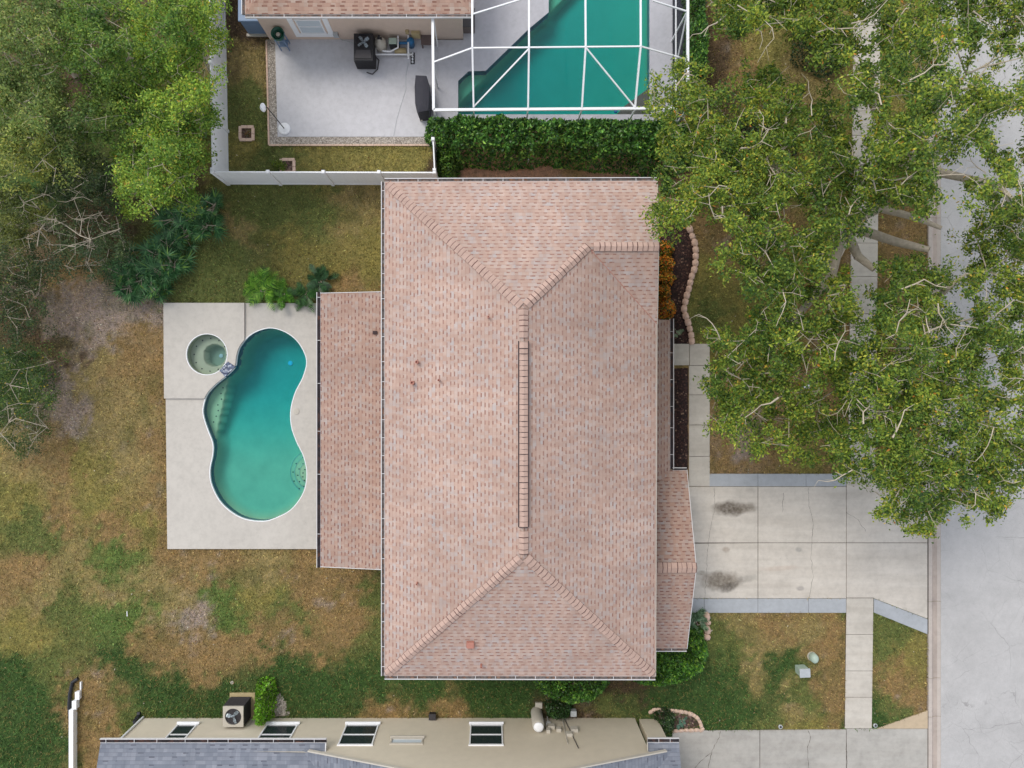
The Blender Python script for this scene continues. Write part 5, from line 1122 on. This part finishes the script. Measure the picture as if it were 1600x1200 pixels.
tree('live_oak', 'live oak with spreading limbs over the middle of the front lawn and mulch bed', (1296, 400), (1318, 350, 4.0), [(1060, 120), (1008, 150), (1005, 175), (1035, 205), (1052, 235), (1040, 268), (1022, 340), (1042, 375), (1065, 365), (1092, 328), (1122, 350), (1140, 420), (1130, 450), (1140, 495), (1112, 520), (1104, 545), (1114, 600), (1112, 640), (1118, 685), (1230, 708), (1305, 712), (1340, 640), (1365, 540), (1350, 470), (1322, 430), (1318, 380), (1365, 320), (1345, 190), (1200, 108)], 5.6, 2.8, 24, 2, 165, .44, .112, OAK, OW,
     hol_sw+[(1120, 95, 26, 40), (1098, 330, 20, 16), (1243, 345, 32, 26), (1160, 465, 28, 30), (1310, 400, 16, 30), (1355, 400, 22, 40), (1345, 480, 16, 22), (1130, 150, 16, 16), (1252, 600, 10, 12)], 'live oaks along the sidewalk',
     [[(1400, 378, 5.0), (1450, 390, 5.6)], [(1375, 325, 4.8), (1430, 340, 5.4), (1470, 356, 5.8)], [(1250, 370, 5.2), (1220, 385, 5.8)], [(1270, 300, 5.2), (1200, 250, 6)], [(1300, 430, 5), (1240, 500, 6)], [(1340, 400, 4.6), (1365, 420, 4.9)]], trunk_r=.38, keep=.95)
tree('live_oak', 'live oak whose crown hangs over the end of the driveway and the street', (1412, 600), (1405, 560, 3.8), [(1395, 395), (1470, 400), (1560, 330), (1650, 300), (1650, 770), (1590, 770), (1545, 815), (1500, 785), (1452, 830), (1435, 835), (1398, 795), (1345, 775), (1312, 740), (1300, 700), (1330, 600), (1360, 520)], 6.0, 2.8, 24, 2, 165, .44, .112, OAK, OW,
     [(1500, 470, 32, 26), (1490, 400, 30, 20), (1360, 560, 10, 22), (1358, 640, 9, 22), (1362, 680, 10, 16), (1545, 585, 22, 26), (1505, 520, 14, 22), (1575, 650, 28, 14), (1470, 535, 14, 18), (1400, 505, 12, 18), (1345, 700, 9, 12)], 'live oaks along the sidewalk',
     [[(1430, 500, 5), (1480, 450, 6)], [(1395, 640, 5), (1410, 700, 6)], [(1470, 600, 5.4), (1540, 650, 6.5)]], trunk_r=.34, keep=.95)
tree('live_oak', 'live oak crown at the top edge between the vertical hedge and the sidewalk', (1236, -30), (1230, -10, 3.8), [(1120, -60), (1120, 35), (1108, 52), (1150, 62), (1235, 45), (1290, 95), (1335, 95), (1360, 20), (1370, -60)], 6.5, 1.6, 24, 2, 165, .44, .112, OAK, OW, [(1352, 60, 22, 40), (1205, 80, 36, 26)], 'live oaks along the sidewalk', [[(1180, 20, 5.5)]], trunk_r=.3)
# woods on the left
WG = [(140, 176, 68), (112, 152, 58), (166, 188, 76), (84, 120, 50), (180, 172, 70), (190, 156, 66)]; WW = [5, 4, 4, 3, .5, .15]
WO = [(134, 158, 82), (110, 138, 70), (156, 170, 92), (86, 112, 56), (160, 144, 86)]; WOW = [4, 4, 3, 3, .6]
wd = 'trees of the wood left of the white fence'
def wood(label, c, r, z0, dome, cols, wts, **k):
    n = 11; poly = [(c[0]+r[0]*math.cos(a)*(1+.16*math.sin(3*a+c[0])), c[1]+r[1]*math.sin(a)*(1+.16*math.cos(2*a+c[1]))) for a in [2*math.pi*i/n for i in range(n)]]
    kk = dict(spacing=23, layers=2, lpc=190, crad=.5, lsize=.105, group=wd, trunk_r=.16, twigs=1, r_tip=.009); kk.update(k)
    f_ = .8*z0/H; b = (c[0]+(CX-c[0])*f_, c[1]+(CY-c[1])*f_); zt = z0*.5; g_ = P(*b); tp_x = toP(g_.x+.1, g_.y+.1, zt); return tree('woodland_tree', label, b, (*tp_x, zt), poly, z0, dome, cols=cols, wts=wts, **kk)
wood('bright green tree leaning over the top of the tall white fence', (275, 45), (75, 75), 4.6, 1.8, WG, WW, lpc=230)
wood('bright green tree beside the middle of the tall white fence', (262, 160), (82, 70), 4.3, 1.8, WG, WW, holes=[(270, 125, 12, 10), (215, 165, 10, 14)], lpc=230)
wood('yellow green tree at the lower end of the wood by the fence corner', (245, 255), (80, 68), 4.0, 1.6, WG, WW, holes=[(215, 190, 10, 10), (190, 215, 10, 10)], lpc=230)
wood('mid green tree at the top edge left of the brightest crown', (160, 60), (66, 72), 4.5, 1.5, [(116, 152, 66), (94, 132, 58), (142, 166, 72), (76, 106, 50)], [4, 4, 3, 2])
wood('mid green tree in the centre of the wood', (165, 170), (56, 66), 4.0, 1.5, [(112, 144, 66), (94, 126, 60), (134, 156, 72), (74, 102, 52)], [4, 4, 3, 2], thin=.4)
wood('thin olive brown tree in the top left corner', (45, 60), (75, 85), 4.0, 1.6, WO, WOW, lpc=200, thin=.15, lsize=.10, twigs=1)
wood('sparse olive tree at the left edge below the corner tree', (50, 175), (78, 72), 3.8, 1.6, WO, WOW, lpc=200, thin=.15, lsize=.10, twigs=1)
wood('yellowish olive tree at the left edge in the middle of the wood', (45, 245), (66, 50), 4.0, 1.4, [(134, 148, 70), (110, 130, 62), (154, 158, 76), (86, 104, 52)], [4, 4, 3, 2], lpc=150)
wood('dark green tree between the olive tree and the palmettos', (120, 275), (58, 46), 3.0, 1.0, [(78, 98, 58), (60, 82, 50), (98, 112, 66)], [4, 4, 2], lpc=130)
wood('yellow green shrub at the left edge above the bare branches', (20, 335), (44, 40), 3.0, 1.0, [(120, 130, 60), (100, 112, 56), (80, 92, 50)], [4, 4, 2], lpc=150)
wood('dark undergrowth tree behind the pale bare branches', (120, 375), (92, 52), 2.2, .9, [(84, 104, 66), (64, 86, 54), (104, 120, 78)], [4, 4, 2], lpc=110, lsize=.09, trunk_r=.1)
wood('dense dark green bush at the left edge beside the sandy patch', (22, 450), (54, 70), 1.8, .8, [(76, 98, 56), (58, 80, 46), (100, 116, 64), (140, 140, 70)], [4, 4, 2, .4], lpc=130, lsize=.09, trunk_r=.1)
wood('green bush with yellow specks at the left edge level with the spa', (28, 590), (62, 62), 1.8, .8, [(82, 112, 54), (62, 92, 46), (110, 130, 60), (190, 170, 50)], [4, 4, 2, .3], lpc=140, lsize=.09, trunk_r=.1)
wood('low green shrub at the left edge level with the kidney pool', (30, 670), (44, 40), 1.0, .5, [(82, 106, 56), (62, 88, 46), (120, 120, 66)], [4, 4, 2], lpc=90, lsize=.08, trunk_r=.08)
tree('dead_tree', 'pale bare branched tree spreading over the dark undergrowth', (95, 372), (76, 342, 3.0), [(20, 300), (60, 292), (130, 300), (200, 335), (190, 385), (120, 410), (60, 410), (25, 360)], 3.8, .6, 30, 1, 0, cols=None, r_tip=.008, dead=1, twigs=1, trunk_r=.045, limbs=[[(62, 360, 3.3), (58, 385, 3.5)], [(100, 350, 3.4), (125, 368, 3.6)], [(60, 325, 3.5), (50, 315, 3.6)]])
tree('dead_tree', 'pale bare branched sapling over the bush at the left edge', (20, 640), (14, 660, 1.9), [(0, 600), (60, 640), (115, 660), (100, 680), (30, 715), (-10, 700)], 2.4, .3, 28, 1, 0, cols=None, r_tip=.008, dead=1, twigs=.34, trunk_r=.05)
# hedges and shrubs: leaf mass over a solid form
HG = [(96, 144, 62), (70, 114, 50), (50, 86, 42), (146, 188, 80)]; HWt = [4, 4, 3, 1.4]
def shrub(name, label, poly, h, n, lsize=.13, cols=HG, wts=HWt, cat='shrub', group=None, hz=None, mat='hedge', clump=.5, stems=True, edge=.35, up=.6, bot=.15):
    "poly: outline in pixels as seen (at height h*.6)"
    hp = h*.55; loop = [P(x, y, hp) for x, y in poly]; c = sum(loop, Vector())/len(loop); t = thing(name, label, cat, (c.x, c.y, 0), group)
    xs = [p.x for p in loop]; ys_ = [p.y for p in loop]; X = rng.uniform(min(xs)-.1, max(xs)+.1, n*3); Y = rng.uniform(min(ys_)-.1, max(ys_)+.1, n*3)
    wob = (fbm(X, Y, 1.6, 5)-.5)*.25; ins = inside(X, Y, loop); dd = dist_poly(X, Y, loop)*np.where(ins, 1, -1)+wob; k = dd > -.05; X, Y, dd = X[k][:n], Y[k][:n], dd[k][:n]; m = len(X)
    topz = h*np.sqrt(np.clip(dd/edge, .02, 1))*(.84+.36*fbm(X, Y, 1.4, 9)); cell = fbm(X, Y, 3.2, 12); topz *= .86+.28*cell
    Z = topz*(1-.45*rng.random(m)**2.2); Z = np.maximum(Z, bot*rng.random(m)); C = np.stack([X, Y, Z], 1)+rng.normal(size=(m, 3))*.03
    U, V_ = leaf_axes(m, lsize, up, .55); col = palette(m, cols, wts, .2); b = 1+(cell[:, None]-.5)*1.1+(vnoise(X, Y, 6, 3)[:, None]-.5)*.5; quads_mesh('foliage', C, U, V_, np.clip(col*b, .003, .8), M[mat], t)
    sg = []
    for i in rng.choice(m, min(m, 24 if stems else 8), replace=False): q = C[i]; sg.append((Vector((q[0]*.85+c.x*.15, q[1]*.85+c.y*.15, 0)), .02, Vector((q[0], q[1], q[2]*.85)), .010))
    branches(sg, 'stems', M['bark'], t, 5); return t
shrub('hedge', 'long dense dark green hedge below the screen enclosure', [(664, 190), (690, 184), (760, 188), (830, 186), (900, 190), (1000, 188), (1080, 190), (1098, 215), (1090, 250), (1060, 264), (1000, 262), (930, 256), (860, 248), (790, 252), (715, 250), (680, 225), (662, 208)], 2.1, 26000, .15, cat='hedge')
shrub('hedge', 'narrow dark green hedge along the right side of the screen enclosure', [(1078, -40), (1104, -40), (1104, 130), (1078, 130)], 1.9, 7000, .13, cat='hedge')
shrub('round_shrub', 'round bright green bush at the right end of the white fence', [(684, 235), (700, 228), (714, 245), (716, 268), (700, 281), (683, 276)], 1.3, 2200, .12, [(96, 136, 56), (72, 110, 46), (52, 84, 38), (130, 160, 64)], [4, 4, 2, 1.2])
EG = [(104, 158, 58), (76, 124, 50), (52, 92, 42), (144, 186, 66)]
shrub('broad_shrub', 'broad bright green bush at the corner of the garage and main roof', [(985, 1066), (1024, 1050), (1026, 1014), (1074, 1012), (1076, 985), (1100, 990), (1106, 1020), (1098, 1045), (1070, 1064), (1030, 1076)], 1.3, 7500, .12, EG, HWt)
shrub('round_shrub', 'half round green bush emerging from under the lower gutter of the main roof', [(834, 1050), (954, 1050), (950, 1078), (928, 1092), (895, 1099), (860, 1095), (839, 1082)], 1.3, 5200, .12, [(100, 150, 60), (74, 120, 52), (54, 92, 44), (134, 176, 68)], HWt)
shrub('clipped_shrub', 'upright yellow green bush beside the white topped air conditioner', [(397, 1072), (410, 1067), (422, 1070), (424, 1100), (420, 1128), (404, 1134), (396, 1115)], 1.4, 2600, .10, [(120, 176, 44), (96, 152, 38), (150, 196, 60), (64, 104, 32)], [4, 4, 2, 1.5])
shrub('wall_shrub', 'dark green leafy bush against the cream wall beside the water tank', [(852, 1103), (870, 1098), (892, 1102), (894, 1118), (885, 1126), (858, 1124)], .9, 1700, .10, [(60, 92, 46), (44, 72, 38), (80, 112, 54)], [4, 4, 1])
shrub('wall_shrub', 'dark feathery bush in the paver edged mulch bed by the lower driveway', [(1028, 1118), (1042, 1112), (1056, 1122), (1052, 1142), (1036, 1148), (1028, 1135)], .8, 1500, .09, [(60, 88, 48), (44, 70, 40), (82, 108, 58)], [4, 4, 1])
shrub('planter_plant', 'small yellow green plant in the paver frame behind the lower white fence', [(424, 254), (434, 250), (444, 256), (442, 264), (428, 263)], .4, 300, .10, [(130, 150, 56), (104, 130, 50)], [1, 1])
shrub('planter_plant', 'tiny reddish plant in the paver frame beside the left fence', [(381, 205), (390, 204), (391, 212), (383, 213)], .25, 90, .08, [(150, 110, 70), (120, 120, 60)], [1, 1])
# croton row: one shrub each
for i, (x, y, rx, ry_, l_) in enumerate(((1043, 388, 12, 12, 'orange and green croton bush, topmost of the row beside the mulch bed'), (1042, 410, 12, 13, 'orange croton bush, second from the top of the row by the mulch bed'), (1041, 432, 12, 12, 'deep orange croton bush in the middle of the row by the mulch bed'), (1039, 455, 10, 13, 'green and orange croton bush, second from the bottom of the row by the mulch bed'), (1041, 482, 13, 14, 'bright orange croton bush, lowest of the row beside the porch gutter'))):
    poly = [(x+rx*math.cos(a)*1.1, y+ry_*math.sin(a)*1.1) for a in np.linspace(0, 2*math.pi, 9)[:-1]]
    shrub('croton_bush', l_, poly, .9, 900, .11, [(250, 160, 56), (236, 124, 50), (120, 132, 48), (240, 190, 80), (76, 84, 38)], [4, 3, 5 if i in (0, 3) else 2.5, 1.4, 4], group='orange croton row')
# fan palms / palmettos / cycads
def frond_plant(name, label, px, py, h, nfr, L, cols, wts, fan=True, group=None, z0=.1, cat='palm', nl=15, wid=.035, spread=1.0):
    c = P(px, py, h*.5); t = thing(name, label, cat, (c.x, c.y, 0), group); C, U, V_, q_ = [], [], [], []; sg = []
    for f in range(nfr):
        az = rng.uniform(0, 2*math.pi); el = rng.uniform(.05, .95); d = np.array([math.cos(az)*math.cos(el), math.sin(az)*math.cos(el), math.sin(el)]); sL = L*rng.uniform(.5, 1)*(1 if fan else .15)
        b = np.array([c.x, c.y, z0+rng.uniform(0, h*.35)])+rng.normal(size=3)*.08*spread*np.array([1, 1, 0]); hub = b+d*sL*.8*spread; hub[2] = min(hub[2], h); sg.append((Vector(b), .018, Vector(hub), .010))
        hor = np.array([-math.sin(az), math.cos(az), 0]); upv = np.cross(d, hor); fl = L*rng.uniform(.55, .9)
        if fan:
            for k in range(nl):
                a = (k/(nl-1)-.5)*R(230); dr = d*math.cos(a)+hor*math.sin(a); dr[2] -= .25*abs(math.sin(a)); tip = dr*fl*(1-.25*abs(a)/2); C.append(hub); U.append(tip); V_.append(np.cross(dr, upv)*wid*.6+0)
                q_.append(rng.random())
        else:
            for k in range(nl*2):
                s_ = (k//2+1)/nl; side = -1 if k % 2 else 1; pt = hub+d*fl*1.5*s_+np.array([0, 0, -.5*s_*s_*fl]); dr = d*.75+hor*side*.85+np.array([0, 0, -.15]); ll = fl*.5*math.sin(math.pi*min(1, s_*.85+.12)); C.append(pt); U.append(dr*ll); V_.append(np.cross(dr/np.linalg.norm(dr), upv)*wid*.55); q_.append(rng.random())
    C, U, V_ = np.array(C), np.array(U), np.array(V_); bad = np.linalg.norm(V_, axis=1) < wid*.2; V_[bad] = np.array([0, 0, wid*.5]); col = palette(len(C), cols, wts, .22); quads_mesh('fronds', C, U, V_, col, M['hedge'], t, tri=True); branches(sg, 'stems', M['bark'], t, 5); return t
PG = [(84, 134, 84), (60, 106, 66), (112, 158, 104), (130, 170, 84)]; PW = [4, 4, 2, .8]
pal = [(330, 322, 'uppermost'), (300, 338, 'second'), (318, 352, 'third'), (285, 365, 'fourth'), (268, 345, 'inner upper'), (262, 385, 'middle'), (240, 400, ''), (205, 405, ''), (190, 425, ''), (218, 432, ''), (245, 425, ''), (232, 448, ''), (200, 448, ''), (265, 412, '')]
desc = ['saw palmetto nearest the white fence corner', 'blue green saw palmetto under the yellow green tree', 'saw palmetto at the lawn edge just below the fence corner', 'saw palmetto at the lawn edge in the middle of the palmetto belt', 'shaded saw palmetto behind the fence corner palmettos', 'dark saw palmetto between the lawn edge and the undergrowth', 'leafy saw palmetto in the heart of the lower palmetto group', 'saw palmetto touching the dark undergrowth above the lower group', 'leftmost saw palmetto of the lower group by the sandy patch', 'bright green saw palmetto in the lower group near its left end', 'saw palmetto of the lower group facing the lawn', 'lowest saw palmetto, right above the sandy patch corner', 'saw palmetto at the lower left, at the edge of the sandy patch', 'saw palmetto at the right edge of the lower group beside the lawn']
for (x, y, _), l_ in zip(pal, desc): frond_plant('saw_palmetto', l_, x, y, 1.3, 17, .72, PG, PW, True, 'saw palmettos at the edge of the wood', nl=13, wid=.075)
frond_plant('cycad', 'bright yellow green fern like palm at the top edge of the pool deck', 412, 452, .9, 34, .85, [(120, 172, 60), (92, 146, 50), (150, 190, 76), (60, 104, 42)], [4, 4, 2, 1.5], False, nl=11, wid=.05)
frond_plant('cycad', 'smaller bright green fern like palm just right of the largest one by the pool deck', 440, 462, .7, 18, .6, [(104, 156, 56), (84, 132, 48), (60, 104, 42)], [4, 4, 2], False, nl=12, wid=.055)
frond_plant('cycad', 'dark green fern like palm beside the corner of the lanai roof', 478, 460, .8, 20, .62, [(70, 112, 60), (54, 90, 50), (90, 130, 70)], [4, 4, 1], False, nl=12, wid=.05)
frond_plant('cycad', 'dark blue green fern like palm on the lawn above the lanai roof', 500, 440, .8, 20, .62, [(62, 100, 62), (48, 80, 50), (80, 116, 72)], [4, 4, 1], False, nl=12, wid=.05)
frond_plant('agave', 'spiky grey green plant between the garage roof and the pink rocks', 1089, 972, .6, 24, .5, [(120, 152, 120), (92, 124, 92), (150, 176, 144)], [4, 4, 2], False, cat='plant', nl=7, wid=.07)
frond_plant('agave', 'small pale plant alone in the dark mulch near the path', 1060, 518, .3, 9, .22, [(150, 170, 140), (120, 144, 112)], [1, 1], False, cat='plant', nl=5, wid=.05)
frond_plant('agave', 'small blue green plant in the middle of the paver edged mulch bed', 1064, 1128, .3, 10, .22, [(110, 150, 130), (80, 120, 100)], [1, 1], False, cat='plant', nl=5, wid=.05)
frond_plant('dwarf_palm', 'yellow leaved palm at the right end of the long hedge under the oak', 1085, 196, 1.6, 12, .6, [(200, 170, 50), (170, 160, 50), (120, 140, 50)], [4, 3, 2], True, nl=13, wid=.06)
frond_plant('dwarf_palm', 'orange leaved palm under the oak near the hedge', 1144, 213, 1.2, 9, .45, [(214, 140, 50), (180, 110, 40), (120, 120, 50)], [4, 3, 1], True, nl=13, wid=.06)
shrub('understorey_shrub', 'dark green bush in the shade of the oak beside the hedge end', [(1120, 190), (1170, 180), (1240, 200), (1250, 235), (1180, 250), (1120, 240)], 1.2, 4500, .11, [(60, 88, 48), (44, 70, 40), (84, 108, 58)], [4, 4, 1])
shrub('understorey_shrub', 'dark green bush under the oak at the top between hedge and sidewalk', [(1250, 30), (1320, 40), (1325, 95), (1290, 110), (1245, 90)], 1.2, 4000, .11, [(60, 88, 48), (44, 70, 40), (84, 108, 58)], [4, 4, 1])

# ------------------------------------------------------------------ grass blades and fallen leaves
def scatter(n, x0, x1, y0, y1):
    X = rng.uniform(x0, x1, n); Y = rng.uniform(y0, y1, n); ok = X < CURBX-.03
    for h in HARD: ok &= ~inside(X, Y, h)
    return X[ok], Y[ok]
def build_grass():
    X, Y = scatter(560000, -22.5, 19.5, -16.8, 16.9); px, py = X*F/H+CX, CY-Y*F/H
    dens = fbm(X, Y, 1.2, 40); ok = rng.random(len(X)) < np.clip(.35+dens, 0, 1); ok &= ~((py < 330) & (px > 700) & (px < 1030)); ok &= ~((px < 330) & (py < 290))
    X, Y = X[ok], Y[ok]; n = len(X); col = lawn_col(X, Y); green = col[:, 1]/(col[:, 0]+1e-6)
    jit = np.exp(rng.normal(size=(n, 1))*.36)*1.15*(.42+1.16*fbm(X, Y, 7, 60))[:, None]; col = col*jit*np.array([[1.0, 1.03, .92]]); y_ = rng.random(n) < .16; col[y_] = col[y_]*.4+np.array(lin((176, 158, 96)))*K*.6
    az = rng.uniform(0, 2*np.pi, n); Ln = rng.uniform(.05, .15, n)*np.clip(.7+green*.3, .6, 1.3); el = rng.uniform(.15, 1.2, n); U = np.stack([np.cos(az)*np.cos(el), np.sin(az)*np.cos(el), np.sin(el)], 1)*Ln[:, None]; V_ = np.stack([-np.sin(az), np.cos(az), 0*az], 1)*rng.uniform(.012, .026, (n, 1))
    C = np.stack([X, Y, (fbm(X, Y, .8, 4)-.5)*.03+(fbm(X, Y, 3, 5)-.5)*.02-.005], 1); quads_mesh('grass', C, U, V_, np.clip(col, .005, .8), M['blade'], None, tri=True, props={'kind': 'stuff'})
build_grass()
def litter():
    n = 2600; X, Y = scatter(n, -22, 19.5, -16.6, 16.6); px, py = X*F/H+CX, CY-Y*F/H; n = len(X)
    Z = np.full(n, .05); C = np.stack([X, Y, Z], 1); U, V_ = leaf_axes(n, .07, 1.2, .6); col = palette(n, [(190, 160, 120), (150, 104, 66), (214, 206, 190), (120, 80, 50)], [3, 3, 1.2, 3], .2)
    quads_mesh('fallen_leaves', C, U, V_, col, M['blade'], None, props={'kind': 'stuff'})
litter()
